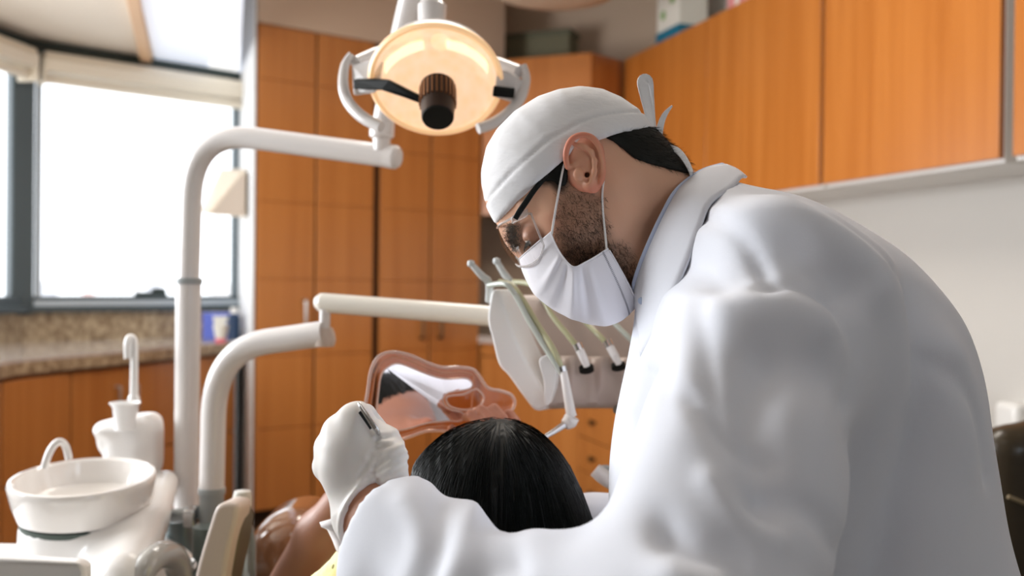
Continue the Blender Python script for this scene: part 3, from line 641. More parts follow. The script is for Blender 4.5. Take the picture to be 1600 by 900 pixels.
def bar(pts, wd, th, name, m, par, bevel=0.002):
    b = MB()
    return b.tube(pts, wd, 4, flat=th).build(name, m, par, bevel=bevel, smooth=0)
def flatbar(pairs, D, th, name, m, par, bevel=0.0025):    # outline of (px,py,D) with thickness away from the viewer
    poly = [at(*p) for p in pairs]
    return MB().prism(poly, V((0, th, th * 0.25))).build(name, m, par, bevel=bevel, smooth=0)
flatbar([(552, 124, 1.60), (584, 123, 1.58), (606, 125, 1.555), (656, 150, 1.545), (657, 162, 1.545), (630, 152, 1.55), (596, 141, 1.57), (552, 139, 1.60)], 0, 0.022, 'black_arm', M_BLK, sl)
flatbar([(771, 134, 1.59), (805, 138, 1.61), (803, 154, 1.61), (769, 151, 1.59)], 0, 0.014, 'black_clip', M_BLK, sl)
flatbar([(549, 103, 1.63), (585, 92, 1.62), (600, 96, 1.61), (590, 126, 1.60), (588, 145, 1.60), (552, 150, 1.63)], 0, 0.02, 'side_bracket', M_ENAM, sl, 0.005)
flatbar([(776, 108, 1.61), (790, 110, 1.61), (806, 117, 1.63), (818, 128, 1.64), (806, 162, 1.64), (772, 152, 1.60)], 0, 0.02, 'side_bracket', M_ENAM, sl, 0.005)
MB().tube([at(x, y, D) for x, y, D in ((549, 84, 1.64), (539, 103, 1.64), (536, 130, 1.63), (541, 153, 1.62), (553, 171, 1.60), (572, 187, 1.585), (596, 199, 1.57))], [0.005, 0.0075, 0.0085, 0.009, 0.0095, 0.0095, 0.009], 14, smooth=5).build('handle', M_ENAM, sl)
MB().tube([at(x, y, D) for x, y, D in ((818, 101, 1.65), (822, 122, 1.65), (818, 143, 1.64), (808, 161, 1.63), (793, 178, 1.61), (772, 192, 1.60), (747, 201, 1.59))], [0.005, 0.0075, 0.0085, 0.009, 0.0095, 0.0095, 0.009], 14, smooth=5).build('handle', M_ENAM, sl)
MB().tube(fillet([at(556, 98, 1.64), at(600, 78, 1.70), LC - ax * 0.07, at(770, 96, 1.70), at(812, 112, 1.65)], 0.03), 0.011, 14).build('yoke', M_ENAM, sl)
# jointed lamp arm: down from the ceiling track, behind the lamp, to the pole arm
la = thing('lamp_support', at(596, 228, 1.86), 'white jointed arm rising from the horizontal pole arm behind the lamp', 'arm')
MB().tube([at(596, 236, 1.863), at(597, 206, 1.863)], 0.0165, 24).build('pivot_pin', M_ENAM, la)
MB().lathe([(0.0175, -0.02), (0.023, -0.016), (0.0235, 0.012), (0.019, 0.02)], at(597, 200, 1.862), seg=28).build('joint_collar', M_ENAM, la)
MB().tube([at(598, 196, 1.862), at(612, 130, 1.84), at(636, 30, 1.80), at(656, -60, 1.76)], [0.0195, 0.022, 0.023, 0.022], 28, smooth=4).build('upper_tube', M_ENAM, la)
MB().tube(fillet([at(656, -60, 1.76), at(664, -86, 1.74), at(674, -60, 1.72), at(674, 20, 1.69)], 0.03), 0.0185, 28).build('drop_tube', M_ENAM, la)
MB().lathe([(0.019, 0.0), (0.0235, 0.003), (0.0245, 0.045), (0.02, 0.05)], at(675, 50, 1.685), V((0, 0, 1)), seg=28).build('lower_collar', M_ENAM, la)
MB().tube([at(675, 50, 1.685), at(678, 74, 1.685)], 0.021, 20).build('lamp_socket', M_ENAM, la)
# ---------------------------------------------------------------- second pole with the tray arm
DQ = 1.80
ta = thing('tray_support', at(328, 850, DQ), 'white bent pole carrying the long level arm of the instrument tray', 'arm')
q0 = at(331, 760, DQ)
MB().tube([V((q0.x, q0.y, 0.02)), V((q0.x, q0.y, q0.z - 0.01))], 0.0215, 26).build('base_tube', M_GREY, ta)
MB().lathe([(0.024, -0.006), (0.0245, 0.0), (0.024, 0.006)], V((q0.x, q0.y, q0.z - 0.008)), seg=28).build('joint_ring', M_GREY, ta)
MB().tube(fillet([V((q0.x, q0.y, q0.z - 0.005)), at(336, 545, DQ), at(508, 521, 1.74)], [0.17], 14), 0.0225, 28).build('bent_tube', M_ENAM, ta)
k0 = at(507, 521, 1.74)
MB().lathe([(0.0, -0.024), (0.017, -0.0225), (0.02, -0.012), (0.018, 0.0), (0.014, 0.01)], k0, seg=28).build('elbow', M_WARMP, ta)
MB().tube([k0 + V((0, 0, -0.01)), at(508, 482, 1.74)], 0.0095, 20).build('pivot_pin', M_ENAM, ta)
am = MB().tube([at(506, 473, 1.745), at(757, 493, 1.66), at(800, 497, 1.645)], 0.0172, 28)
am.lathe([(0.0172, 0.0), (0.016, 0.007), (0.010, 0.015), (0, 0.0185)], at(506, 473, 1.745), (at(506, 473, 1.745) - at(757, 493, 1.66)), seg=28)
am.build('level_arm', mat('ivory_enamel', (232, 228, 218), rough=0.25, coat=0.3), ta)
MB().lathe([(0.12, 0), (0.12, 0.02), (0.05, 0.04)], V((q0.x, q0.y, 0)), seg=32).build('floor_flange', M_GREY, ta)
# ---------------------------------------------------------------- instrument tray (delivery unit)
du = thing('instrument_tray_unit', at(880, 560, 1.6), 'white dental instrument unit with hoses on the end of the level arm', 'dental unit')
sp = [(766, 460), (773, 452), (781, 458), (792, 492), (806, 531), (834, 587), (856, 616), (857, 632), (846, 641), (833, 640), (818, 622), (794, 588), (778, 569), (768, 530), (761, 500)]
sps = smooth_closed(sp, 4)
MB().prism([at(x, y, 1.50) for x, y in sps], V((0.03, 0.045, 0.0))).build('side_wing', M_WHT2, du, bevel=0.006)
# main sloping body
def row(py, D, x0=779, x1=1040): return [at(x0, py, D), at(x1, py, D + 0.10)]
secs = [(460, 1.60, 776), (470, 1.585, 780), (530, 1.55, 803), (586, 1.52, 832), (600, 1.515, 842)]
Gt = []
bd = MB()
L_ = [at(x, y, D) for y, D, x in secs]; dx_ = V((0.30, 0.10, 0.003))
poly = L_ + [at(850, 634, 1.52), at(850, 640, 1.60), at(812, 560, 1.66), at(782, 480, 1.68)]
bd.prism(poly, dx_).build('body', M_TAUP, du, bevel=0.006)
# the front lip with scooped instrument holders
def arc_lip():
    lo = []; N = 72
    x0, x1 = 858, 1035
    G_ = []
    for i in range(N + 1):
        t = i / N; px = x0 + (x1 - x0) * t; D = 1.47 + 0.09 * t
        ph = (px - 878) / 46.0; sc = 0.5 + 0.5 * math.cos(2 * math.pi * ph)      # 1 in a scoop, 0 on a rib
        sc = sc ** 1.5
        y0 = 553 + 4 * t
        dd = 0.020 * sc
        G_.append([at(px, y0 + 2, D + 0.06), at(px, y0 + 2 + 7 * sc, D + 0.008 + dd), at(px, y0 + 12 + 9 * sc, D + dd), at(px, 590, D + dd * 0.95 - 0.003), at(px, 612, D + dd * 0.35), at(px, 628, D + 0.002), at(px, 636, D + 0.012), at(px, 638, D + 0.05)])
    return G_
G_ = arc_lip(); lipm = MB().grid(G_); lipm.add(G_[0] , [tuple(range(len(G_[0])))]); lipm.add(G_[-1], [tuple(range(len(G_[-1])))])
lipm.build('holder_rail', M_TAUP, du, smooth=50)
MB().prism([at(x, y, 1.455) for x, y in smooth_closed([(842, 566), (850, 556), (862, 556), (868, 570), (868, 600), (860, 628), (853, 634), (850, 622), (850, 596)], 4)], V((0.006, 0.03, 0))).build('end_fin', M_WHT2, du, bevel=0.004)
MB().tube([at(984, 646, 1.5), at(964, 640, 1.47)], 0.007, 14).build('side_handle', M_CHR, du)
# hose whips on the top edge
M_WHIP = mat('grey_whip', (198, 204, 204), rough=0.25)
M_CLR = mat('clear_plastic_cover', (240, 225, 215), rough=0.15, trans=0.85, ior=1.2)
for k, pts in enumerate([((736, 412, 1.5), (752, 430, 1.5), (764, 442, 1.51), (764, 470, 1.53)),
                         ((776, 408, 1.55), (788, 428, 1.55), (802, 447, 1.56), (806, 474, 1.58)),
                         ((812, 400, 1.60), (824, 424, 1.60), (842, 444, 1.60), (850, 474, 1.61)),
                         ((860, 400, 1.64), (872, 424, 1.64), (886, 450, 1.64), (892, 474, 1.64))]):
    wh = MB().tube([at(*p) for p in pts], [0.0045, 0.0055, 0.006, 0.006], 12, smooth=5).build('whip_arm', M_WHIP, du)
    MB().lathe([(0, -0.006), (0.005, -0.004), (0.006, 0.0), (0.005, 0.004), (0, 0.006)], at(*pts[0]), seg=14).build('tip', M_WHIP, wh)
M_HOSE = mat('hose_olive', (176, 176, 140), rough=0.3, coat=0.4); M_HOSE2 = mat('hose_grey', (184, 192, 184), rough=0.3, coat=0.4)
def hose(pts, m, r=0.0042):
    return MB().tube([at(*p) for p in pts], r, 12, smooth=6).build('hose', m, du)
hose([(764, 446, 1.5), (790, 444, 1.46), (806, 462, 1.46), (826, 500, 1.45), (850, 540, 1.44), (868, 568, 1.43), (878, 584, 1.43)], M_HOSE2)
hose([(780, 440, 1.5), (800, 446, 1.48), (818, 470, 1.46), (842, 510, 1.45), (866, 548, 1.43), (879, 580, 1.43)], M_HOSE)
hose([(802, 440, 1.55), (835, 448, 1.52), (862, 492, 1.49), (886, 522, 1.47), (905, 546, 1.46)], M_HOSE)
hose([(842, 440, 1.6), (880, 454, 1.56), (912, 500, 1.53), (936, 524, 1.5), (952, 542, 1.49)], M_HOSE)
hose([(886, 446, 1.64), (930, 470, 1.6), (955, 500, 1.57), (985, 530, 1.54), (1000, 548, 1.53)], M_HOSE2)
# whatever sits in the holders is lifted out singly: each a thing of its own
def instrument(pts, label, tip=None, r=(0.0055, 0.006, 0.0055)):
    t = thing('handpiece', at(*pts[0]), label, 'dental tool', 'handpieces in the instrument unit')
    MB().tube([at(*p) for p in pts], list(r)[:len(pts)] if len(pts) <= len(r) else [r[0]] * len(pts), 14).build('body', M_PLAS, t)
    a, b = at(*pts[0]), at(*pts[1]); d = (b - a).normalized()
    MB().tube([a - d * 0.008, a + d * 0.002], 0.0068, 14).build('collar', M_CHR, t); return t
instrument(((905, 545, 1.455), (912, 560, 1.452), (917, 572, 1.455)), 'short white hose connector in the second holder scoop', r=(0.0062, 0.0062, 0.005))
instrument(((952, 540, 1.485), (960, 555, 1.48), (967, 568, 1.485)), 'short white hose connector in the third holder scoop, beside the coat', r=(0.0062, 0.0062, 0.005))
for (x, y, D) in ((916, 574, 1.475), (966, 570, 1.505)):
    MB().lathe([(0.0, -0.002), (0.011, -0.001), (0.011, 0.006), (0, 0.007)], at(x, y, D), V((0.1, -0.5, -0.8)), seg=20).build('holder_socket', M_BLK, du)
sy = thing('air_water_syringe', at(888, 655, 1.42), 'silver-white syringe hanging below the unit with a bent nozzle', 'dental tool', 'handpieces in the instrument unit')
MB().tube([at(880, 578, 1.43), at(885, 605, 1.425), at(891, 640, 1.42), at(893, 650, 1.42)], [0.0052, 0.0062, 0.0072, 0.0078], 16, smooth=3).build('body', M_PLAS, sy)
MB().tube([at(894, 651, 1.42), at(890, 658, 1.42), at(882, 664, 1.417)], [0.0105, 0.0115, 0.0075], 16, smooth=4).build('head', M_PLAS, sy)
MB().tube([at(883, 663, 1.417), at(866, 674, 1.41), at(849, 684, 1.40)], [0.0052, 0.0042, 0.0032], 12, smooth=3).build('nozzle', M_CHR, sy)
MB().tube([at(878, 572, 1.43), at(880, 580, 1.43)], 0.0065, 14).build('collar', M_CHR, sy)
# ---------------------------------------------------------------- spittoon unit on the left
DU = 1.75
su = thing('cuspidor_unit', at(110, 850, DU), 'white dental spittoon unit body under the round bowl', 'dental unit')
zt_ = 0.735
bc_ = at(128, 768, DU)
def sbody(p):
    # a broad rounded console, its right flank sloping up to a ridge
    c = np.array(at(110, 868, 1.72)); d = rbox(p, (c[0] - 0.10, c[1], 0.42), (0.26, 0.22, 0.272), r=0.05)
    a = np.array(at(130, 748, 1.75)) + np.array([0, 0.01, -0.074])
    d = smin(d, np.maximum(np.hypot(p[..., 0] - a[0], p[..., 1] - a[1]) - (0.108), np.abs(p[..., 2] - (a[2] - 0.06)) - 0.060), 0.02)
    r1 = np.array(at(262, 752, 1.95)); r2 = np.array(at(196, 900, 1.58))
    d = smin(d, rcone(p, r1, r2, 0.022, 0.045), 0.05)
    r1[2] -= 0.12; r2[2] -= 0.12; d = smin(d, rcone(p, r1, r2, 0.03, 0.05), 0.06)
    r1 = np.array(at(232, 742, 1.98)); r2 = np.array(at(150, 900, 1.62)); d = smin(d, rcone(p, r1, r2, 0.018, 0.03), 0.04)
    return d
cq = at(110, 868, 1.72)
o_, _, _ = body('console', sbody, (cq.x - 0.46, cq.y - 0.42, 0.10), (cq.x + 0.44, cq.y + 0.42, 0.95), 0.009, M_PLAS, su)
fl = [at(-60, 864, 1.50), at(118, 876, 1.48), at(136, 884, 1.50), at(140, 960, 1.50), at(-60, 960, 1.52)]
MB().prism([at(-90, 866, 1.46), at(122, 880, 1.44), at(134, 888, 1.45), at(134, 1100, 1.45), at(-90, 1100, 1.46)], V((-0.002, 0.03, 0))).build('front_housing', M_PLAS, su, bevel=0.008)
MB().prism([V((cq.x - 0.3, cq.y - 0.2, 0)), V((cq.x + 0.12, cq.y - 0.2, 0)), V((cq.x + 0.12, cq.y + 0.2, 0)), V((cq.x - 0.3, cq.y + 0.2, 0))], V((0, 0, 0.2))).build('foot', M_GREY, su, bevel=0.01)
bw = thing('spittoon_bowl', at(128, 790, DU), 'round white spittoon bowl on the dental unit', 'bowl')
tb = V((0.0, -0.10, 1)).normalized(); BC = at(130, 748, DU); RB = 0.122
MB().lathe([(0.0, -0.064), (0.100, -0.064), (0.108, -0.060), (0.116, -0.035), (0.121, -0.008), (0.122, 0.0), (0.1195, 0.005), (0.115, 0.006), (0.110, 0.002), (0.107, -0.015), (0.098, -0.036), (0.06, -0.052), (0.012, -0.056), (0.0, -0.056)], BC, tb, seg=72).build('basin', mat('bowl_ceramic', (236, 232, 228), rough=0.12, coat=0.6), bw)
MB().lathe([(0.0, -0.0555), (0.012, -0.0555), (0.012, -0.054), (0, -0.054)], BC, tb, seg=24).build('drain', M_CHR, bw)
MB().lathe([(0.1045, -0.074), (0.1055, -0.0645), (0.0, -0.0645)], BC, tb, seg=60).build('seal_ring', mat('dark_green_seal', (70, 82, 76), rough=0.6), bw)
MB().tube([at(69, 732, 1.70), at(75, 712, 1.705), at(84, 696, 1.715), (at(94, 690, 1.72)), at(103, 698, 1.73), at(108, 718, 1.73)], 0.0062, 14, smooth=5).build('rinse_spout', M_PLAS, bw)
# tumbler filler with the cup
cf = thing('cup_filler', at(200, 700, 1.95), 'white cup filler stand with a tall hooked spout', 'cup filler')
def filler(p):
    a = np.array(at(208, 735, 1.95)); b = np.array(at(208, 672, 1.95))
    d = rbox(p, (a + b) / 2, (0.048, 0.05, 0.062), r=0.03)
    d = smin(d, rbox(p, np.array(at(226, 690, 1.97)), (0.026, 0.045, 0.055), r=0.02), 0.02)
    d = smin(d, ell(p, np.array(at(170, 672, 1.93)), (0.028, 0.035, 0.016)), 0.015)
    d = smin(d, ell(p, np.array(at(163, 690, 1.93)), (0.012, 0.02, 0.022)), 0.012)
    d = smin(d, rcone(p, np.array(at(160, 668, 1.93)), np.array(at(195, 662, 1.93)), 0.010, 0.014), 0.012)
    return d
q = at(200, 700, 1.95)
body('stand', filler, (q.x - 0.1, q.y - 0.1, q.z - 0.12), (q.x + 0.11, q.y + 0.1, q.z + 0.1), 0.004, M_PLAS, cf)
MB().tube([at(208, 660, 1.97), at(209, 628, 1.97), at(210, 560, 1.97), at(210, 538, 1.97), at(207, 528, 1.97), at(202, 528, 1.965), at(199, 538, 1.96), at(199, 560, 1.96)], [0.0085, 0.0078, 0.0072, 0.0068, 0.0068, 0.0068, 0.0068, 0.0066], 16, smooth=4).build('spout', M_PLAS, cf)
MB().lathe([(0.0095, 0), (0.0115, 0.006), (0.0115, 0.012), (0.009, 0.018)], at(209, 632, 1.97), seg=20).build('spout_collar', M_PLAS, cf)
cu = at(195, 672, 1.90)
cp = tag(MB().lathe([(0.0, 0.0), (0.018, 0.0), (0.0225, 0.044), (0.029, 0.052), (0.0275, 0.053), (0.0212, 0.045), (0.017, 0.003), (0, 0.003)], cu, seg=40).build('plastic_cup', mat('cup_plastic', (240, 240, 240), rough=0.3, sss=0.0)), 'white plastic cup under the hooked spout', 'cup')
# ---------------------------------------------------------------- metal joints, lever and bottle between unit and chair
jb_ = thing('pole_mount', at(300, 830, 1.95), 'grey metal mount holding the feet of both white poles', 'mount')
MB().tube([at(281, 812, 1.90), at(281, 905, 1.90)], 0.028, 24).build('socket', mat('blue_grey_metal', (120, 132, 134), rough=0.3, metal=0.6), jb_)
MB().tube([at(325, 822, 1.72), at(325, 905, 1.72)], 0.026, 24).build('socket', mat('blue_grey_metal_dark', (110, 122, 120), rough=0.35, metal=0.6), jb_)
MB().box(at(301, 806, 1.80), (0.02, 0.05, 0.03)).build('clamp', M_CHR, jb_, bevel=0.003)
MB().tube([at(268, 806, 1.86), at(312, 800, 1.80)], 0.012, 16).build('cross_bar', M_GREY, jb_)
MB().box(V((at(300, 905, 1.82).x, at(300, 905, 1.82).y, 0.36)), (0.18, 0.2, 0.62)).build('column', M_GREY, jb_, bevel=0.02)
MB().lathe([(0, -0.012), (0.012, -0.01), (0.013, 0.008), (0, 0.014)], at(298, 884, 1.70), V((0, -1, 0.3)), seg=20).build('knob', M_CHR, jb_)
lv = thing('chair_lever', at(340, 880, 1.55), 'tall warm grey tapered arm of the dental chair before the bottle', 'chair arm')
lvp = smooth_closed([(303, 905), (312, 868), (326, 822), (336, 794), (350, 786), (366, 787), (372, 794), (370, 812), (360, 850), (350, 905), (340, 960), (296, 960)], 3)
MB().prism([at(x, y, 1.52) for x, y in lvp], V((0.008, 0.05, 0))).build('shell', M_WARMP, lv, bevel=0.010)
MB().prism([at(x, y, 1.545) for x, y in [(352, 788), (372, 792), (378, 812), (372, 850), (360, 905), (348, 940)]], V((0.012, 0.03, 0))).build('inner_plate', mat('olive_metal', (108, 100, 84), rough=0.4, metal=0.3), lv, bevel=0.003)
hk = thing('suction_tube', at(240, 885, 1.6), 'glossy grey rounded handle below the spittoon ridge', 'handle')
MB().tube([at(214, 920, 1.56), at(228, 886, 1.57), at(248, 868, 1.60), at(272, 872, 1.64), at(282, 905, 1.66)], [0.018, 0.02, 0.022, 0.022, 0.02], 18, smooth=5).build('grip', mat('grey_gloss', (170, 168, 164), rough=0.15, coat=0.8), hk)
MB().tube([at(282, 905, 1.66), at(286, 960, 1.68)], 0.02, 18).build('stem', M_GREY, hk)
bo = at(378, 892, 1.62); 
bt = thing('water_bottle', bo, 'clear plastic bottle with a pale cap behind the grey lever', 'bottle')
MB().lathe([(0.0, -0.05), (0.021, -0.05), (0.0225, -0.04), (0.0225, 0.045), (0.018, 0.07), (0.0115, 0.088), (0.0115, 0.1)], bo, seg=32, op=True).build('shell', mat('bottle_plastic', (200, 206, 206), rough=0.08, trans=0.8, ior=1.33), bt)
MB().lathe([(0.0145, 0.092), (0.0155, 0.095), (0.0155, 0.122), (0.013, 0.130), (0.0, 0.132)], bo, seg=32).build('cap', mat('cap_plastic', (216, 214, 206), rough=0.3), bt)
MB().box(bo + V((0, 0, -0.055)), (0.09, 0.06, 0.01)).build('shelf', M_WHITE, bt, bevel=0.002)
wh2 = thing('suction_stand', at(940, 742, 1.5), 'short white rounded handle sticking out beside the coat', 'handle')
MB().tube([at(930, 734, 1.48), at(948, 748, 1.48), at(985, 768, 1.5)], [0.0105, 0.012, 0.012], 18, smooth=4).build('grip', M_PLAS, wh2)
MB().box(at(958, 736, 1.52), (0.04, 0.02, 0.016)).build('bracket', M_GREY, wh2, bevel=0.004)
MB().tube([at(985, 768, 1.5), at(1000, 830, 1.5), V((at(1000, 830, 1.5).x, at(1000, 830, 1.5).y, 0.3))], 0.012, 16).build('post', M_GREY, wh2)
# dark chair at the right edge
oc = thing('operator_chair', V((1.18, 2.05, 0)), 'dark brown padded chair by the right wall, cut off by the edge', 'chair')
M_DBR = mat('dark_brown_vinyl', (52, 42, 26), rough=0.35, coat=0.2)
bk = at(1640, 820, 2.0); 
def cback(p):
    d = rbox(p, (bk.x + 0.03, bk.y, 0.62), (0.16, 0.045, 0.25), r=0.045); return d
body('backrest', lambda p: smin(rbox(p, (bk.x + 0.03, bk.y, bk.z - 0.10), (0.17, 0.05, 0.30), r=0.05), ell(p, (bk.x + 0.06, bk.y, bk.z + 0.165), (0.12, 0.045, 0.06)), 0.05), (bk.x - 0.2, bk.y - 0.1, bk.z - 0.5), (bk.x + 0.3, bk.y + 0.1, bk.z + 0.3), 0.01, M_DBR, oc)
body('seat', lambda p: rbox(p, (bk.x + 0.03, bk.y - 0.22, 0.45), (0.22, 0.22, 0.05), r=0.04), (bk.x - 0.25, bk.y - 0.5, 0.35), (bk.x + 0.3, bk.y + 0.1, 0.55), 0.012, M_DBR, oc)
MB().tube([at(1575, 776, 1.94), at(1600, 786, 1.94), at(1660, 790, 1.94)], 0.004, 10).build('piping', mat('beige_piping', (140, 124, 96), rough=0.4), oc)
MB().tube([V((bk.x + 0.03, bk.y - 0.2, 0.08)), V((bk.x + 0.03, bk.y - 0.2, 0.42))], 0.025, 16).build('gas_lift', M_CHR, oc)
for k in range(5):
    a = k * 1.2566; c = V((bk.x + 0.03, bk.y - 0.2, 0.08)); en = c + V((math.cos(a), math.sin(a), 0)) * 0.25
    lg = MB().tube([c, en + V((0, 0, -0.02))], [0.02, 0.014], 12).build('leg', M_BLK, oc)
    MB().lathe([(0.0, -0.012), (0.025, -0.01), (0.025, 0.01), (0, 0.012)], en + V((0, 0, -0.055)), V((-math.sin(a), math.cos(a), 0)), seg=20).build('caster', M_BLK, lg)
# ================================================================ people
def pn(px, py, D): return np.array(P(px, py, D))
def inflate(x, z, s, poly, R, W):         # rounded body whose outline in its own plane is a polygon
    d = -poly2d(x, z, poly); q = np.maximum(1 - d / R, 0)
    return (np.sqrt(q ** 2 + (s / W) ** 2 + 1e-12) - 1) * np.minimum(R, W) * 0.9
def sstep(a, b, x): t = np.clip((x - a) / (b - a), 0, 1); return t * t * (3 - 2 * t)
M_SKIN = mat_vc('skin', rough=0.48, sss=0.12, bump=(500, 0.25, 0.0006, (1, 1, 1)))
M_EAR = mat('ear_skin', (206, 138, 110), rough=0.45, sss=0.25)
M_COAT = mat('white_coat_cloth', (226, 229, 238), rough=0.85, sheen=0.15, bump=(700, 0.25, 0.0006, (1, 1, 1)))
M_CAPC = mat('white_cap_cloth', (240, 240, 242), rough=0.85, bump=(55, 0.35, 0.003, (1, 1, 2.2)))
M_MASK = mat('mask_paper', (236, 234, 240), rough=0.8, bump=(900, 0.2, 0.0004, (1, 1, 1)))
M_HAIR = mat('black_hair', (13, 16, 13), rough=0.5, spec=0.35)
M_BEARD = mat('dark_brown_beard', (40, 27, 19), rough=0.6)
M_ELAS = mat('white_elastic', (240, 238, 236), rough=0.7)
M_BFR = mat('black_goggle_frame', (18, 24, 26), rough=0.25)
M_GLOVE = mat('latex_glove', (232, 228, 224), rough=0.5, sss=0.1)
dent = thing('person', P(1330, 1240, 1.12) * 1, 'dentist standing bent forward in white coat, cap and mask, holding a tool in gloved hand', 'person')
dent.location = (0.42, 1.12, 0)
# ---- head frame: forward f, up u, towards the viewer -y
EC = pn(922, 265, 1.075); O = EC + np.array([0, 0.075, 0])
fv = np.array([-0.68, 0, -0.73]); fv /= np.linalg.norm(fv); uv = np.array([fv[2], 0, -fv[0]]); uv = uv if uv[2] > 0 else -uv
def loc(p): q = p - O; return q @ fv, q @ uv, -q[..., 1]
def wor(f, u, s): return O + fv * f + uv * u + np.array([0, -1, 0]) * s
def fu(px, py, D=1.15): q = pn(px, py, D) - O; return (float(q @ fv), float(q @ uv))
sil = [(757, 312), (752, 290), (752, 268), (760, 230), (776, 203), (803, 175), (840, 152), (872, 140), (905, 136), (940, 141), (970, 153), (995, 170), (1012, 192), (1026, 212), (1045, 238), (1062, 268),
       (1080, 330), (1040, 400), (985, 450), (945, 482), (915, 492), (880, 478), (850, 452), (829, 438), (822, 424), (816, 408), (802, 397), (791, 383), (783, 368), (777, 352), (766, 332)]
SIL = [fu(x, y) for x, y in sil]
headp = [fu(x + (4 if y < 240 and x < 1000 else 0) * (1 if x < 870 else -0.5), y + (4 if y < 240 else 0)) for x, y in sil]
def headW(f, u): return 0.0725 - 0.020 * sstep(-0.03, -0.11, u) - 0.016 * sstep(0.04, 0.11, f) - 0.006 * sstep(-0.04, -0.1, f)
neckA = wor(-0.02, -0.035, 0); neckB = pn(1120, 400, 1.17)
eyeN = pn(834, 369, 1.108); eyeF = eyeN + np.array([0, 2 * (O[1] - eyeN[1]), 0])
def headf(p):
    f, u, s = loc(p)
    d = inflate(f, u, s, headp, 0.085, headW(f, u))
    d = smin(d, rcone(p, neckA, neckB, 0.053, 0.064), 0.03)
    for sg in (1, -1):
        d = smin(d, rcone(p, wor(0.004, -0.03, 0.050 * sg), wor(0.012, -0.062, 0.050 * sg), 0.014, 0.013), 0.02)
        d = smin(d, rcone(p, wor(0.012, -0.062, 0.050 * sg), wor(0.075, -0.105, 0.020 * sg), 0.013, 0.016), 0.02)
        d = smin(d, ell(p, wor(0.063, -0.022, 0.048 * sg), (0.018, 0.014, 0.018)), 0.02)          # cheekbone
        d = smin(d, rcone(p, wor(0.086, 0.026, 0.012 * sg), wor(0.072, 0.024, 0.046 * sg), 0.011, 0.010), 0.012)  # brow
        d = smin(d, rcone(p, wor(-0.035, -0.030, 0.052 * sg), pn(1000, 430, 1.115) if sg > 0 else pn(1000, 430, 1.19), 0.013, 0.014), 0.012)  # neck muscle
        E = eyeN if sg > 0 else eyeF
        d = smax(d, -ell(p, E + fv * 0.012 + np.array([0, -0.004 * sg, 0]), (0.016, 0.013, 0.016)), 0.012)
        d = smin(d, np.linalg.norm(p - E, axis=-1) - 0.0128, 0.006)
        d = smax(d, -ell((p - E) @ np.stack([fv, uv, [0, 1, 0]]).T, (0.0135, -0.0008, 0.0), (0.009, 0.0034, 0.0118)), 0.001)
    # creases of the neck
    for a, b, r in (((996, 330, 1.11), (1004, 440, 1.10), 0.0016), ((975, 350, 1.10), (990, 420, 1.09), 0.0012)):
        pass
    return d
beardP = [fu(x, y, 1.085) for x, y in ((884, 268), (872, 292), (868, 330), (866, 370), (880, 400), (895, 425), (930, 470), (985, 475), (1008, 470), (1006, 425), (988, 392), (958, 372), (944, 330), (938, 306), (915, 300), (900, 298))]
burnP = [fu(x, y, 1.085) for x, y in ((842, 290), (862, 262), (885, 246), (890, 268), (886, 288), (880, 302), (868, 300), (858, 290))]
browP = [fu(x, y, 1.11) for x, y in ((793, 355), (806, 350), (808, 365), (810, 385), (802, 392), (794, 380))]
def head_tint(vs):
    f, u, s = loc(vs)
    c = np.tile(lin((226, 176, 146)), (len(vs), 1))
    n1 = vnoise(vs, 40, 3)[:, None]; c = c * (1 + 0.07 * n1)
    c = mixc(c, lin((205, 128, 104)), sstep(0.02, 0.0, np.abs(f - 0.055) - 0.01) * sstep(0.03, 0, np.abs(u + 0.02)) * 0.5)
    b = sstep(0.008, -0.010, poly2d(f, u, beardP)); c = mixc(c, lin((160, 122, 98)), b * 0.8)
    b = sstep(0.004, -0.004, poly2d(f, u, burnP)); c = mixc(c, lin((40, 30, 24)), b * 0.9)
    b = sstep(0.002, -0.003, poly2d(f, u, browP)) * (np.abs(s) > 0.008); c = mixc(c, lin((44, 30, 24)), b * 0.85)
    de = np.minimum(np.linalg.norm(vs - eyeN, axis=1), np.linalg.norm(vs - eyeF, axis=1)); c = mixc(c, lin((150, 98, 78)), sstep(0.024, 0.012, de) * 0.6)
    return c
hd, hv, hq = body('head', headf, O + np.array([-0.17, -0.10, -0.24]), O + np.array([0.24, 0.20, 0.13]), 0.0026, M_SKIN, dent, rel=1, tint=head_tint)
hn = vnormals(hv, hq)
if (hn * (hv - O)).sum() < 0: hn = -hn
for E, nm in ((eyeN, 'eye'), (eyeF, 'eye')):
    ey = MB().lathe([(0.0, 0.0118), (0.004, 0.0112), (0.0083, 0.0083), (0.0112, 0.003), (0.0117, 0.0), (0.0083, -0.0083), (0.0, -0.0118)], V(E), V(fv * 0.93 - uv * 0.36), seg=24).build(nm, mat('eye_white', (214, 204, 196), rough=0.1), hd)
    MB().lathe([(0.0, 0.0124), (0.0035, 0.0120), (0.0058, 0.0106), (0.0056, 0.0100)], V(E), V(fv * 0.93 - uv * 0.36), seg=24).build('iris', mat('dark_iris', (34, 22, 16), rough=0.05), ey)
    # lashes over the lowered lid
    rt, dr = [], []
    for i in range(46):
        a = -1.0 + 2.0 * i / 45; b = V(E) + V(fv) * (0.0134 * math.cos(a) * 0.97) + V((0, math.sin(a) * 0.0125, 0)) + V(uv) * 0.0006
        rt.append(np.array(b)); dr.append(fv * 0.8 - uv * 0.5 + np.array([0, math.sin(a) * 0.5, 0]))
    strands('eyelash', rt, dr, M_HAIR, hd, L=0.009, r=0.00045, curl=0.15)
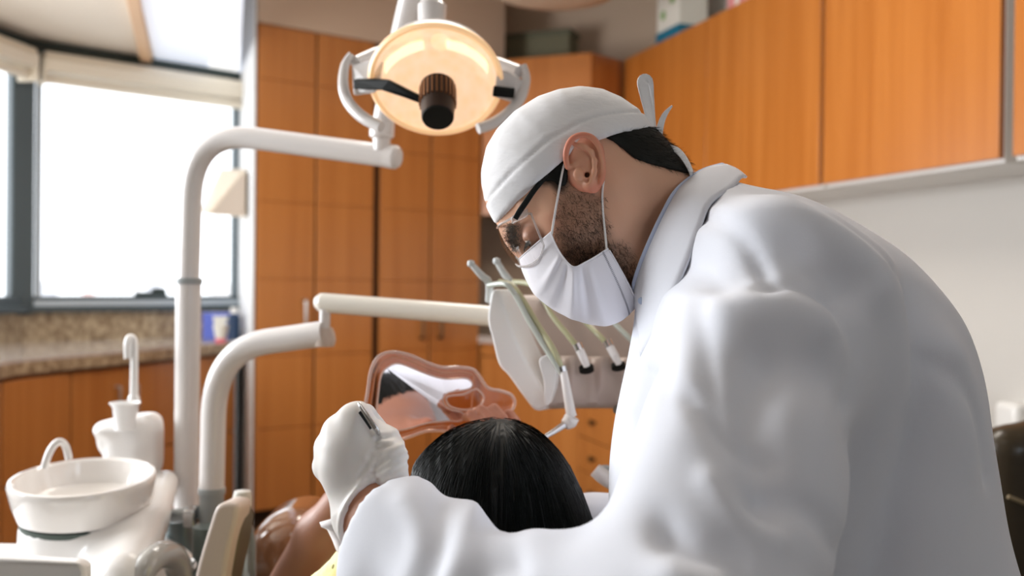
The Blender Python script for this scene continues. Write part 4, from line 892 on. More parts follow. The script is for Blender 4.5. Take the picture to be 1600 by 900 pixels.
# ---- ear, built in relief
def earf(p):
    Q = [pn(x, y, D) for x, y, D in ((886, 258, 1.066), (884, 243, 1.063), (887, 228, 1.061), (895, 216, 1.059), (909, 211, 1.058), (923, 214, 1.058), (933, 224, 1.058), (939, 239, 1.059), (942, 256, 1.060), (942, 273, 1.061), (938, 286, 1.063))]
    c = pn(915, 256, 1.072)
    d = ell(p, c, (0.0185, 0.0085, 0.0305)); d = smin(d, ell(p, pn(926, 287, 1.066), (0.0095, 0.0055, 0.0105)), 0.006)
    d = smin(d, rcone(p, pn(905, 275, 1.086), pn(920, 240, 1.084), 0.015, 0.017), 0.010)
    # hollow of the shell and scapha
    d = smax(d, -ell(p, pn(908, 264, 1.056), (0.0092, 0.0085, 0.0125)), 0.004)
    d = smax(d, -ell(p, pn(903, 236, 1.055), (0.0105, 0.0065, 0.0098)), 0.004)
    Q, _ = crom([V(q) for q in Q], [0] * len(Q), 4)
    for a, b in zip(Q[:-1], Q[1:]): d = smin(d, rcone(p, a, b, 0.0029, 0.0029), 0.0014)
    H_ = [pn(x, y, D) for x, y, D in ((899, 226, 1.0625), (913, 229, 1.061), (924, 238, 1.060), (929, 252, 1.060), (929, 268, 1.0605), (924, 281, 1.062))]
    for a, b in zip(H_[:-1], H_[1:]): d = smin(d, rcone(p, a, b, 0.0027, 0.0027), 0.003)
    H_ = [pn(x, y, D) for x, y, D in ((887, 262, 1.067), (898, 259, 1.066), (910, 256, 1.067), (918, 254, 1.068))]
    for a, b in zip(H_[:-1], H_[1:]): d = smin(d, rcone(p, a, b, 0.0026, 0.0015), 0.0025)
    d = smin(d, ell(p, pn(904, 273, 1.063), (0.0058, 0.0032, 0.0068)), 0.003)          # tragus
    d = smin(d, ell(p, pn(921, 287, 1.063), (0.004, 0.003, 0.0035)), 0.003)
    d = smax(d, -rcone(p, pn(914, 267, 1.058), pn(918, 283, 1.062), 0.0024, 0.0022), 0.0012)
    d = smax(d, -rcone(p, pn(916, 272, 1.055), pn(920, 276, 1.085), 0.0028, 0.003), 0.0015)
    d = smax(d, -rcone(p, pn(899, 251, 1.058), pn(921, 249, 1.060), 0.0018, 0.0024), 0.0012)
    return d
c = pn(915, 256, 1.07)
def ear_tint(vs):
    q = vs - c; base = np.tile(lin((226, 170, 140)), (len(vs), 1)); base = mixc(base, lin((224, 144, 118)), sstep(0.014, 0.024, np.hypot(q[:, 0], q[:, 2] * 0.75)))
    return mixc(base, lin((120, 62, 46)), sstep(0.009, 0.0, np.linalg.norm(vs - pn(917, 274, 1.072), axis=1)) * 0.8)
M_EARV = mat_vc('ear_skin_tinted', rough=0.42, sss=0.25)
ea, ev, eq = body('ear', earf, c + np.array([-0.028, -0.02, -0.04]), c + np.array([0.028, 0.022, 0.04]), 0.0009, M_EARV, hd, rel=1, tint=ear_tint)
ev2 = ev.copy(); ev2[:, 1] = 2 * O[1] - ev2[:, 1]
ear2_ = mesh_np('ear', ev2, eq[:, ::-1], M_EARV, hd, ear_tint(ev))
# ---- cropped hair below the cap
hairP = [fu(x, y, 1.12) for x, y in ((925, 205), (940, 223), (952, 228), (968, 240), (984, 254), (1010, 262), (1034, 266), (1058, 270), (1085, 272), (1075, 200), (1040, 150), (940, 150))]
sideP = [fu(x, y, 1.085) for x, y in ((838, 291), (858, 262), (880, 240), (895, 240), (890, 268), (884, 290), (872, 294), (866, 284), (852, 284))]
cutx = [(-0.14, -0.045), (-0.092, -0.021), (-0.055, 0.004), (-0.031, 0.0165), (0.007, 0.0285), (0.06, 0.034), (0.109, 0.0365), (0.14, 0.038)]
def ucut(f): return np.interp(f, [a for a, b in cutx], [b for a, b in cutx])
def hairf(p):
    f, u, s = loc(p); d = headf(p) - 0.0035
    d = smax(d, u - ucut(f) - 0.003, 0.001)
    return smax(d, np.minimum(poly2d(f, u, hairP), poly2d(f, u, sideP)), 0.002)
hr, nv, nq = body('hair', hairf, O + np.array([-0.10, -0.09, -0.06]), O + np.array([0.16, 0.09, 0.12]), 0.0024, M_HAIR, dent, rel=1)
nn_ = vnormals(nv, nq); nn_ = nn_ if (nn_ * (nv - O)).sum() > 0 else -nn_
idx = RNG.choice(len(nv), 5200); f_, u_, s_ = loc(nv[idx])
dirs = nn_[idx] * 0.25 + (-uv * 0.8 - fv * 0.3) + RNG.normal(size=(len(idx), 3)) * 0.15
strands('hair_strands', nv[idx], dirs, M_HAIR, hr, L=0.008, r=0.00018, curl=0.25)
# ---- beard of short curling hairs
f_, u_, s_ = loc(hv); pb_ = poly2d(f_, u_, beardP)
cand = np.where((pb_ < 0.006) & (np.abs(s_) > 0.02))[0]
w_ = sstep(0.006, -0.012, pb_[cand]) ; cand = cand[RNG.random(len(cand)) < w_ * 1.0]
pick = RNG.choice(cand, 9000)
jit = RNG.normal(size=(len(pick), 3)) * 0.0012
dirs = hn[pick] * 0.45 + (-uv * 0.85 + fv * 0.25) + RNG.normal(size=(len(pick), 3)) * 0.35
strands('beard', hv[pick] + jit - hn[pick] * 0.0006, dirs, M_BEARD, hd, L=0.0085, r=0.00016, seg=3, curl=0.9, seed=4)
pe = poly2d(f_, u_, browP); cand = np.where((pe < 0.0025) & (np.abs(s_) > 0.012) & (f_ > 0.05))[0]
if len(cand):
    pick = RNG.choice(cand, 700); dirs = hn[pick] * 0.35 + np.stack([np.zeros(len(pick)), -np.sign(s_[pick]), np.zeros(len(pick))], 1) + RNG.normal(size=(len(pick), 3)) * 0.3
    strands('eyebrow', hv[pick] + RNG.normal(size=(len(pick), 3)) * 0.0008, dirs, M_BEARD, hd, L=0.009, r=0.0003, curl=0.4, seed=5)
# ---- cap
def capf(p):
    f, u, s = loc(p); W = headW(f, u) + 0.009 + 0.004 * sstep(0.03, 0.08, u)
    d = inflate(f, u, s, SIL, 0.088, W)
    return smax(d, ucut(f) - u, 0.0015)
def cap_disp(vs, nn):
    f, u, s = loc(vs); v = u - ucut(f)
    return 0.0016 * sstep(0.026, 0.022, v) + 0.0009 * vnoise(vs, 16, 11) * sstep(0.02, 0.04, v) + 0.0012 * np.exp(-((v - 0.031) / 0.004) ** 2) * (0.5 + 0.5 * vnoise(vs, 30, 2)) - 0.0012 * np.exp(-((v - 0.0255) / 0.0015) ** 2)
cp_, cv_, cq_ = body('cap', capf, O + np.array([-0.19, -0.11, -0.10]), O + np.array([0.15, 0.11, 0.17]), 0.0028, M_CAPC, dent, rel=2, disp=cap_disp)
def ribbon(pts, wid, name, m, par, tw=None, th=0.0009):
    ps = [V(P(*p)) for p in pts]; ps, wd = crom(ps, list(wid), 6); n = len(ps); G_ = []
    for i in range(n):
        T = (ps[min(i + 1, n - 1)] - ps[max(i - 1, 0)]).normalized(); sd = T.cross(V((0.15, -1, 0.1))).normalized()
        if tw: a = tw * i / n; sd = (sd * math.cos(a) + T.cross(sd) * math.sin(a))
        G_.append([ps[i] + sd * wd[i] * k for k in (-1, -0.33, 0.33, 1)])
    return MB().grid(G_).build(name, m, par, solid=th, smooth=60)
ribbon([(1018, 212, 1.13), (1015, 185, 1.135), (1009, 155, 1.14), (1004, 129, 1.14), (1011, 127, 1.145), (1014, 155, 1.15), (1018, 190, 1.14), (1024, 214, 1.135)], (0.003, 0.0048, 0.0062, 0.0068, 0.0068, 0.006, 0.0048, 0.003), 'cap_tie', M_CAPC, cp_, 0.3)
ribbon([(1031, 218, 1.135), (1031, 200, 1.13), (1038, 180, 1.13), (1050, 165, 1.13)], (0.0030, 0.0042, 0.0032, 0.0008), 'cap_tie', M_CAPC, cp_, 0.5)
ribbon([(1024, 216, 1.135), (1040, 229, 1.125), (1058, 236, 1.12), (1070, 250, 1.115), (1079, 268, 1.115), (1080, 280, 1.12)], (0.003, 0.004, 0.0045, 0.0048, 0.0045, 0.004), 'cap_tie', M_CAPC, cp_, -0.9)
MB().lathe([(0, -0.005), (0.005, -0.003), (0.0058, 0), (0.005, 0.003), (0, 0.005)], P(1026, 215, 1.133), (0.3, 0.2, 1), seg=14).build('knot', M_CAPC, cp_)
# ---- mask: a pleated shell over nose and chin
def mpt(px, py, D): return V(P(px, py, D))
sideC = [(860, 362, 1.083), (868, 382, 1.078), (880, 402, 1.074), (896, 417, 1.071), (914, 410, 1.072), (932, 400, 1.073), (950, 388, 1.076)]
midC = [(812, 404, 1.15), (817, 424, 1.15), (830, 450, 1.15), (852, 474, 1.15), (884, 493, 1.15), (928, 507, 1.15), (966, 502, 1.15), (994, 478, 1.15)]
def res(c, n):
    ps, _ = crom([mpt(*q) for q in c], [0] * len(c), 12); L = [0]
    for a, b in zip(ps[:-1], ps[1:]): L.append(L[-1] + (b - a).length)
    out = []
    for i in range(n):
        t = L[-1] * i / (n - 1); k = max(j for j in range(len(L)) if L[j] <= t + 1e-12); k = min(k, len(ps) - 2)
        out.append(ps[k].lerp(ps[k + 1], min(max((t - L[k]) / max(L[k + 1] - L[k], 1e-9), 0), 1)))
    return out
NT, NA = 64, 30
sC = res(sideC, NT); mC = res(midC, NT); G_ = []
Om = V(O)
for i in range(NT):
    rowp = []; t = i / (NT - 1)
    for j in range(NA + 1):
        a = (math.pi / 2) * j / NA; sn = math.sin(a) ** 0.9; cs = 1 - math.cos(a) ** 1.15 if j < NA else 1
        m0, s0 = mC[i], sC[i]
        p = V((m0.x + (s0.x - m0.x) * cs, m0.y + (s0.y - m0.y) * sn, m0.z + (s0.z - m0.z) * cs))
        # pleats fan from the gathered side edge
        lat = j / NA; fold = 0.0
        for tc_0, wd0, am0 in ((0.30, 0.022, 0.0050), (0.44, 0.025, -0.0055), (0.52, 0.018, 0.0045), (0.62, 0.02, -0.005), (0.70, 0.022, 0.0035)):
            fold += am0 * math.exp(-((t - tc_0 - 0.10 * (1 - lat) * (tc_0 - 0.5) * 3) / (wd0 * (1 + 1.2 * (1 - lat)))) ** 2) * math.sin(math.pi * min(1, lat * 1.05)) ** 0.5
        nrm_ = V((0, -1, 0)) * math.sin(a) + ((m0 - s0).normalized()) * math.cos(a)
        p += nrm_ * fold + nrm_ * 0.0015
        rowp.append(p)
    full = rowp + []
    mir = [V((q.x, 2 * Om.y - q.y, q.z)) for q in rowp[1:]]
    G_.append(mir[::-1] + rowp)
mk = MB().grid(G_).build('face_mask', M_MASK, dent, solid=0.0012, smooth=75)
# bound edge and the row of stitches on the lower hem
hb = G_[-1]; hem = MB(); hem.tube([q for q in hb[6:-1]], 0.0010, 6); hem.tube([q for q in G_[0][6:-6]], 0.0010, 6); hem.tube([r[-1] for r in G_], 0.0009, 6); hem.tube([r[0] for r in G_], 0.0009, 6)
hem.build('hem', M_MASK, mk)
st_ = MB(); NR = G_[-6]
for j in range(NA + 4, 2 * NA):
    a, b = NR[j], NR[j + 1]
    for k in range(2):
        c0 = a.lerp(b, (k + 0.5) / 2); dd = (G_[-3][j] - G_[-9][j]).normalized(); out = (c0 - V(P(925, 430, 1.15))).normalized()
        st_.box(c0 + out * 0.0008, (0.0022, 0.0005, 0.0005), ax=dd, az=out)
st_.build('stitching', mat('stitch_grey', (160, 160, 170), rough=0.8), mk)
for sg in (1, -1):
    def ml(p): q = V(P(*p)); return q if sg > 0 else V((q.x, 2 * Om.y - q.y, q.z))
    MB().tube([ml(p) for p in ((862, 366, 1.081), (866, 340, 1.079), (872, 305, 1.076), (878, 272, 1.071), (882, 256, 1.074), (887, 244, 1.082), (893, 236, 1.088))], 0.00125, 8, smooth=4).build('ear_loop', M_ELAS, mk)
    MB().tube([ml(p) for p in ((948, 391, 1.0745), (946, 370, 1.078), (942, 330, 1.078), (941, 300, 1.074), (944, 280, 1.078))], 0.00125, 8, smooth=4).build('ear_loop', M_ELAS, mk)
# ---- safety glasses
M_LEN = glassmat('clear_goggle_lens', (0.97, 0.96, 0.96), refl=0.10, rough=0.03)
gg = thing('safety_glasses', P(815, 375, 1.12), 'clear safety glasses with black temple arm on the dentist', 'glasses')
topc = [(777, 356, 1.15), (780, 352, 1.128), (788, 347, 1.108), (802, 340, 1.092), (818, 334, 1.083), (830, 334, 1.078)]
botc = [(806, 413, 1.15), (812, 416, 1.128), (822, 416, 1.108), (834, 411, 1.094), (845, 400, 1.086), (850, 384, 1.080)]
T_ = res(topc, 20); B_ = res(botc, 20); G2_ = []
for i in range(20):
    r_ = []
    for k in range(13):
        t = k / 12; p = T_[i].lerp(B_[i], t); bul = math.sin(math.pi * t) * 0.0045 * 1
        w_2 = i / 19; nr_ = (V(fv) * (1 - w_2) * 1.2 + V((-0.1, -1, 0)) * w_2).normalized(); p = p + nr_ * bul; r_.append(p)
    G2_.append(r_)
mirg = [[V((q.x, 2 * Om.y - q.y, q.z)) for q in r_] for r_ in G2_[1:]][::-1]
full = mirg + G2_
ln = MB().grid(full).build('lens', M_LEN, gg, smooth=80)
M_CLF = mat('clear_rim', (235, 232, 230), rough=0.08, trans=0.7, ior=1.3)
MB().tube([r_[0] for r_ in full], 0.0014, 8).build('rim', M_CLF, gg); MB().tube([r_[-1] for r_ in full], 0.0012, 8).build('rim', M_CLF, gg)
MB().tube([q for q in full[-1]], 0.0012, 8).build('rim', M_CLF, gg)
for sg in (1, -1):
    def ml(p): q = V(P(*p)); return q if sg > 0 else V((q.x, 2 * Om.y - q.y, q.z))
    tm = MB().tube([ml(p) for p in ((805, 342, 1.080), (812, 330, 1.079), (821, 317, 1.078), (834, 298, 1.077), (850, 279, 1.076), (868, 262, 1.076), (886, 249, 1.078), (900, 238, 1.082))], [0.0030, 0.0033, 0.0033, 0.0031, 0.0029, 0.0027, 0.0025, 0.002], 10, smooth=4, flat=0.55).build('temple_arm', M_BFR, gg)
    MB().box(ml((812, 338, 1.083)), (0.020, 0.004, 0.009), ax=V((-0.6, 0.1, -0.3))).build('hinge_block', M_CLF, gg, bevel=0.002)
# ================================================================ coat
TD = 1.10
tor = [(1006, 424), (992, 500), (979, 590), (964, 680), (954, 745), (950, 820), (945, 900), (935, 1010), (915, 1200), (905, 1440), (1700, 1440), (1668, 1150), (1596, 905), (1563, 780), (1548, 690), (1529, 572), (1491, 482), (1430, 402), (1350, 343), (1262, 300), (1180, 284), (1130, 274), (1095, 284), (1056, 330), (1025, 382)]
TOR = [(float(pn(x, y, TD)[0]), float(pn(x, y, TD)[2])) for x, y in smooth_closed(tor, 3)]
shN = pn(1225, 455, 0.985); elN = pn(1070, 1010, 0.76); cfN = pn(612, 822, 0.955)
shF = pn(1110, 480, 1.27); elF = pn(1040, 830, 1.40); cfF = pn(925, 828, 1.33); cfF2 = pn(872, 838, 1.33)
def coatf(p):
    x, y, z = p[..., 0], p[..., 1], p[..., 2]
    yc = 1.115 + 0.03 * sstep(1.15, 1.3, z) + 0.05 * (x - 0.3) * sstep(0.2, 0.5, x)
    d = inflate(x, z, y - yc, TOR, 0.17, 0.165 + 0.02 * sstep(1.0, 0.7, z))
    a = rcone(p, shN, elN, 0.090, 0.092)
    d = smin(d, a, 0.07)
    fm = pn(752, 948, 0.86); cd0 = (cfN - fm) / np.linalg.norm(cfN - fm)
    g = np.minimum(rcone(p, elN, fm, 0.086, 0.068), rcone(p, fm, cfN + cd0 * 0.03, 0.068, 0.053))
    g = smin(g, ell(p, pn(596, 905, 0.935), (0.042, 0.05, 0.05)), 0.03)
    g = smin(g, rcone(p, pn(845, 905, 0.86), pn(985, 905, 0.92), 0.036, 0.046), 0.02)
    d = smin(d, g, 0.03)
    d = smin(d, rcone(p, shF, elF, 0.08, 0.065), 0.05)
    d = smin(d, rcone(p, elF, cfF, 0.062, 0.045), 0.03)
    d = smin(d, rcone(p, cfF, cfF2, 0.045, 0.042), 0.02)
    # room for the neck, and open ends of the sleeves
    d = smax(d, -rcone(p, neckA, pn(1105, 385, 1.165), 0.068, 0.064), 0.008)
    cd = np.array(cfN - fm); cd = cd / np.linalg.norm(cd)
    d = np.where((np.linalg.norm(p - cfN, axis=-1) < 0.12), smax(d, (p - cfN) @ cd - 0.004, 0.005), d)
    d = smax(d, -rcone(p, cfN - cd * 0.012, cfN + cd * 0.08, 0.0415, 0.0445), 0.002)
    ce_ = (cfF2 - cfF) / np.linalg.norm(cfF2 - cfF)
    d = np.where((np.linalg.norm(p - cfF2, axis=-1) < 0.09), smax(d, (p - cfF2) @ ce_ - 0.01, 0.005), d)
    return d
FOLD = [  # crease lines on the cloth: points, depth (negative = valley), width
    ([(1100, 425, .96), (1170, 400, .93), (1250, 405, .90), (1320, 450, .90)], -0.016, 0.022),
    ([(1150, 350, .97), (1230, 345, .95), (1310, 395, .93), (1350, 450, .93)], 0.010, 0.022),
    ([(1120, 490, .92), (1190, 480, .89), (1260, 505, .88)], 0.013, 0.020),
    ([(1150, 560, .9), (1140, 640, .86), (1165, 730, .82)], -0.014, 0.024),
    ([(1200, 560, .88), (1290, 590, .87), (1320, 680, .87)], -0.010, 0.022),
    ([(1230, 650, .85), (1290, 730, .83), (1290, 830, .8)], 0.005, 0.035),
    ([(985, 740, .96), (1040, 780, .88), (1100, 815, .82), (1150, 900, .76)], -0.016, 0.014),
    ([(1000, 800, .9), (1070, 850, .82), (1120, 930, .75)], 0.012, 0.018),
    ([(1420, 470, .99), (1425, 600, .99), (1412, 690, .98), (1372, 880, .96), (1350, 1000, .95)], -0.016, 0.018),
    ([(1370, 420, .97), (1390, 560, .95), (1370, 700, .93), (1320, 880, .9)], 0.010, 0.03),
    ([(1470, 560, 1.0), (1480, 700, 1.0), (1440, 900, 1.0)], 0.012, 0.03),
    ([(760, 775, .86), (735, 820, .84), (700, 900, .82)], 0.006, 0.012),
    ([(800, 850, .84), (760, 880, .82), (740, 930, .81)], -0.008, 0.012),
    ([(1010, 520, 1.03), (1000, 600, 1.01), (985, 690, 0.99), (975, 740, .98)], -0.004, 0.006),
    ([(1060, 470, 0.99), (1040, 560, .97), (1020, 650, .95)], 0.005, 0.016),
    ([(1095, 335, 1.02), (1150, 375, .96), (1185, 440, .92)], -0.006, 0.009),
    ([(1040, 600, .95), (1090, 650, .9), (1160, 690, .86)], -0.006, 0.009), ([(1060, 700, .9), (1100, 750, .87), (1170, 800, .82)], 0.006, 0.010),
    ([(1150, 745, .84), (1230, 775, .81), (1290, 850, .79)], -0.008, 0.011), ([(1290, 480, .9), (1330, 540, .89), (1320, 620, .88)], -0.007, 0.011),
    ([(1440, 560, 1.0), (1500, 640, 1.02), (1530, 740, 1.03)], -0.007, 0.012), ([(1240, 320, 1.0), (1320, 360, .98), (1380, 430, .97)], -0.006, 0.010),
    ([(1180, 455, .9), (1230, 440, .89), (1290, 465, .89)], -0.007, 0.009), ([(1075, 480, .97), (1065, 560, .95), (1075, 640, .93)], -0.005, 0.008),
    ([(640, 770, .93), (660, 830, .89), (640, 900, .87)], 0.004, 0.012), ([(690, 790, .9), (690, 850, .86), (670, 910, .85)], -0.004, 0.010),
]
def coat_disp(vs, nn):
    o = 0.0028 * vnoise(vs, 6, 21) + 0.0012 * vnoise(vs, 14, 22)
    front = vs[:, 1] < 1.12
    for pts, am, wd in FOLD:
        q, _ = crom([V(P(*p)) for p in pts], [0] * len(pts), 5); d = np.full(len(vs), 9.0); n = len(q)
        for i in range(n - 1):
            a = np.array(q[i])[[0, 2]]; b = np.array(q[i + 1])[[0, 2]]; e_ = b - a; r = vs[:, [0, 2]] - a
            t = np.clip(r @ e_ / (e_ @ e_ + 1e-12), 0, 1); dd = np.linalg.norm(r - t[:, None] * e_, axis=1)
            d = np.minimum(d, dd + 0.0 * t)
        yy = float(np.mean([p[2] for p in pts])); o += am * np.exp(-(d / wd) ** 2) * front * sstep(0.22, 0.12, np.abs(vs[:, 1] - yy))
    return o
lo_ = pn(500, 900, 0.9); 
ctb, cvv, cqq = body('lab_coat', coatf, (-0.27, 0.58, 0.50), (0.70, 1.52, 1.345), 0.0065, M_COAT, dent, rel=4, disp=coat_disp)
# collar and the shirt under it
def strip2(inner, outer, name, m, par, bulge=0.004, th=0.002, n=6):
    a, _ = crom([V(P(*p)) for p in inner], [0] * len(inner), 6); b, _ = crom([V(P(*p)) for p in outer], [0] * len(outer), 6); G_ = []
    for p, q in zip(a, b):
        G_.append([p.lerp(q, k / n) + V((0.0, -1, 0.15)) * bulge * math.sin(math.pi * k / n) for k in range(n + 1)])
    return MB().grid(G_).build(name, m, par, solid=th, smooth=70)
inn = [(1135, 256, 1.20), (1108, 260, 1.155), (1082, 275, 1.11), (1058, 298, 1.083), (1038, 334, 1.070), (1020, 372, 1.068), (1004, 410, 1.076), (992, 444, 1.096), (990, 470, 1.115)]
out = [(1168, 276, 1.20), (1160, 276, 1.135), (1146, 292, 1.075), (1112, 316, 1.035), (1092, 360, 1.012), (1072, 414, 1.006), (1048, 470, 1.01), (1022, 530, 1.035), (1000, 560, 1.07)]
strip2(inn, out, 'coat_collar', M_COAT, ctb, 0.006, 0.003)
inn2 = [(1128, 254, 1.20), (1100, 262, 1.150), (1076, 276, 1.110), (1052, 298, 1.083), (1032, 334, 1.071), (1014, 372, 1.069), (998, 410, 1.077), (987, 444, 1.097), (988, 470, 1.12)]
out2 = [(1145, 262, 1.20), (1120, 274, 1.155), (1095, 290, 1.115), (1072, 312, 1.088), (1052, 348, 1.076), (1034, 384, 1.074), (1018, 420, 1.082), (1002, 452, 1.1), (996, 480, 1.12)]
M_SHIRT = mat('pale_blue_shirt', (196, 208, 234), rough=0.8)
strip2(inn2, out2, 'shirt_collar', M_SHIRT, ctb, 0.001, 0.002)
MB().lathe([(0, 0.002), (0.0035, 0.0015), (0.004, 0)], P(1002, 470, 1.072), V((-0.6, -1, 0)), seg=16).build('button', mat('pale_button', (176, 190, 216), rough=0.3), ctb)
# trousers and shoes below the frame
M_TROU = mat('grey_trousers', (120, 124, 130), rough=0.8); 
def legsf(p):
    d = None
    for y0, x0 in ((1.03, 0.36), (1.24, 0.50)):
        a = smin(rcone(p, (0.40, y0 + 0.01, 0.78), (x0, y0, 0.46), 0.085, 0.062), rcone(p, (x0, y0, 0.46), (x0 + 0.03, y0, 0.09), 0.062, 0.045), 0.02)
        d = a if d is None else smin(d, a, 0.03)
    return d
body('trousers', legsf, (0.2, 0.88, 0.06), (0.68, 1.4, 0.9), 0.012, M_TROU, dent)
for y0, x0 in ((1.03, 0.39), (1.24, 0.53)):
    body('shoe', lambda p: smax(smin(ell(p, (x0 - 0.09, y0, 0.035), (0.10, 0.045, 0.042)), ell(p, (x0, y0, 0.045), (0.05, 0.04, 0.055)), 0.02), -p[..., 2] + 0.002, 0.004), (x0 - 0.22, y0 - 0.07, -0.01), (x0 + 0.08, y0 + 0.07, 0.13), 0.006, mat('white_clog', (220, 220, 218), rough=0.4), dent)
# ---- gloved left hand
wr = pn(600, 800, 0.965)
CDIR = cfN - pn(752, 948, 0.86); CDIR = CDIR / np.linalg.norm(CDIR); CRIM = cfN + CDIR * 0.026
def fing(p, pts, rs, k=0.004):
    d = None
    for (a, b, ra, rb) in zip(pts[:-1], pts[1:], rs[:-1], rs[1:]):
        q = rcone(p, pn(*a), pn(*b), ra, rb); d = q if d is None else smin(d, q, k)
    return d
FIN = [([(552, 660, 0.985), (556, 646, 1.005), (572, 646, 1.022), (590, 664, 1.03)], [0.0135, 0.0105, 0.0092, 0.0082]),            # index, folded over the tool
       ([(528, 672, 0.990), (524, 668, 1.022), (548, 684, 1.044), (576, 692, 1.046)], [0.014, 0.0108, 0.0094, 0.0082]),
       ([(513, 698, 0.995), (514, 702, 1.030), (538, 716, 1.054), (565, 718, 1.056)], [0.0135, 0.0104, 0.009, 0.008]),
       ([(508, 728, 1.000), (512, 736, 1.032), (530, 748, 1.052), (552, 748, 1.054)], [0.0125, 0.0094, 0.0082, 0.0074]),
       ([(612, 742, 0.962), (614, 712, 0.965), (604, 686, 0.985), (588, 668, 1.005)], [0.0165, 0.0135, 0.0108, 0.0088])]          # thumb
HO = [(548, 634), (562, 631), (573, 639), (583, 654), (596, 664), (614, 673), (626, 688), (632, 708), (631, 726), (642, 748), (640, 775), (610, 815), (565, 850), (540, 836), (526, 806), (513, 777), (502, 752), (496, 728), (498, 704), (500, 688), (514, 664), (531, 645)]
HOW = [(float(pn(x, y, .975)[0]), float(pn(x, y, .975)[2])) for x, y in smooth_closed(HO, 2)]
def handf(p):
    yc = 0.972 + 0.25 * (p[..., 2] - wr[2]) * 0.6
    d = inflate(p[..., 0], p[..., 2], p[..., 1] - yc, HOW, 0.034, 0.027)
    for (x, y, D) in ((552, 655, .985), (527, 677, .989), (514, 704, .992), (511, 732, .994)):
        d = smin(d, rcone(p, pn(585, 770, 0.972), pn(x, y, D), 0.016, 0.0128), 0.012)
    d = smin(d, rcone(p, CRIM + CDIR * 0.004, pn(578, 762, 0.985), 0.0395, 0.028), 0.015)
    ax_ = (p - CRIM) @ CDIR; rad_ = np.linalg.norm((p - CRIM) - ax_[..., None] * CDIR, axis=-1)
    d = smax(d, -ax_, 0.002); d = smin(d, np.hypot(rad_ - 0.0405, ax_ - 0.001) - 0.0026, 0.003)
    for pts, rs in FIN: d = smin(d, fing(p, pts, rs), 0.005)
    d = smax(d, -rcone(p, pn(560, 622, 0.955), pn(590, 676, 0.952), 0.0050, 0.0042), 0.002)
    return d
def glove_disp(vs, nn):
    o = np.zeros(len(vs))
    for k, (a, b) in enumerate((((640, 700), (548, 790)), ((632, 690), (560, 745)), ((636, 712), (552, 800)), ((640, 722), (556, 806)), ((618, 688), (575, 715)))):
        A_ = pn(a[0], a[1], .95)[[0, 2]]; B_2 = pn(b[0], b[1], .95)[[0, 2]]; M_ = (A_ + B_2) / 2 + np.array([-0.006, 0.008]); 
        for (p0, p1) in ((A_, M_), (M_, B_2)):
            e_ = p1 - p0; r = vs[:, [0, 2]] - p0; t = np.clip(r @ e_ / (e_ @ e_), 0, 1); d = np.linalg.norm(r - t[:, None] * e_, axis=1)
            o -= 0.0011 * np.exp(-(d / 0.0018) ** 2); o += 0.0007 * np.exp(-((d - 0.004) / 0.0022) ** 2)
    return o * (nn[:, 1] < 0.2)
gl, gv, gq = body('gloved_hand', handf, pn(480, 900, 0.96) + np.array([-0.03, -0.06, 0]), pn(650, 610, 1.0) + np.array([0.03, 0.10, 0.01]), 0.0022, M_GLOVE, dent, rel=1, disp=glove_disp)
M_SK1 = mat('arm_skin', (178, 124, 96), rough=0.5)
MB().tube([V(cfN + CDIR * 0.028), V(cfN - CDIR * 0.01), V(cfN - CDIR * 0.05)], [0.0385, 0.0385, 0.039], 32, smooth=4).build('forearm', M_SK1, dent)
# right hand, behind the patient's head
wrF = pn(862, 838, 1.335)
def hand2(p):
    d = rcone(p, wrF, pn(830, 832, 1.36), 0.026, 0.028)
    for k in range(4):
        b = pn(800, 820 + 10 * k, 1.375 + 0.012 * k); t = pn(778, 822 + 9 * k, 1.40 + 0.01 * k); e2_ = pn(772, 842 + 7 * k, 1.415 + 0.008 * k)
        d = smin(d, rcone(p, pn(832, 832 + 4 * k, 1.36), b, 0.018, 0.012), 0.01); d = smin(d, rcone(p, b, t, 0.0105, 0.009), 0.003); d = smin(d, rcone(p, t, e2_, 0.009, 0.008), 0.003)
    d = smin(d, rcone(p, pn(838, 822, 1.35), pn(808, 808, 1.355), 0.014, 0.0105), 0.008); d = smin(d, rcone(p, pn(808, 808, 1.355), pn(786, 812, 1.37), 0.0105, 0.009), 0.004)
    return d
body('gloved_hand', hand2, wrF + np.array([-0.13, -0.06, -0.08]), wrF + np.array([0.05, 0.16, 0.07]), 0.003, M_GLOVE, dent, rel=1)
# ---- the steel tool in the hand
tl_ = thing('dental_tool', P(572, 650, 1.0), 'slim steel dental tool held in the gloved hand', 'dental tool')
MB().tube([P(561, 630, 0.962), P(567, 640, 0.958), P(586, 668, 0.952), P(592, 678, 0.966)], [0.0014, 0.0022, 0.0028, 0.002], 12, smooth=3).build('shaft', M_CHR, tl_)
MB().tube([P(563, 643, 0.965), P(581, 669, 0.960)], 0.0026, 10, flat=0.6).build('grip', mat('dark_steel', (40, 42, 44), rough=0.4, metal=0.6), tl_)
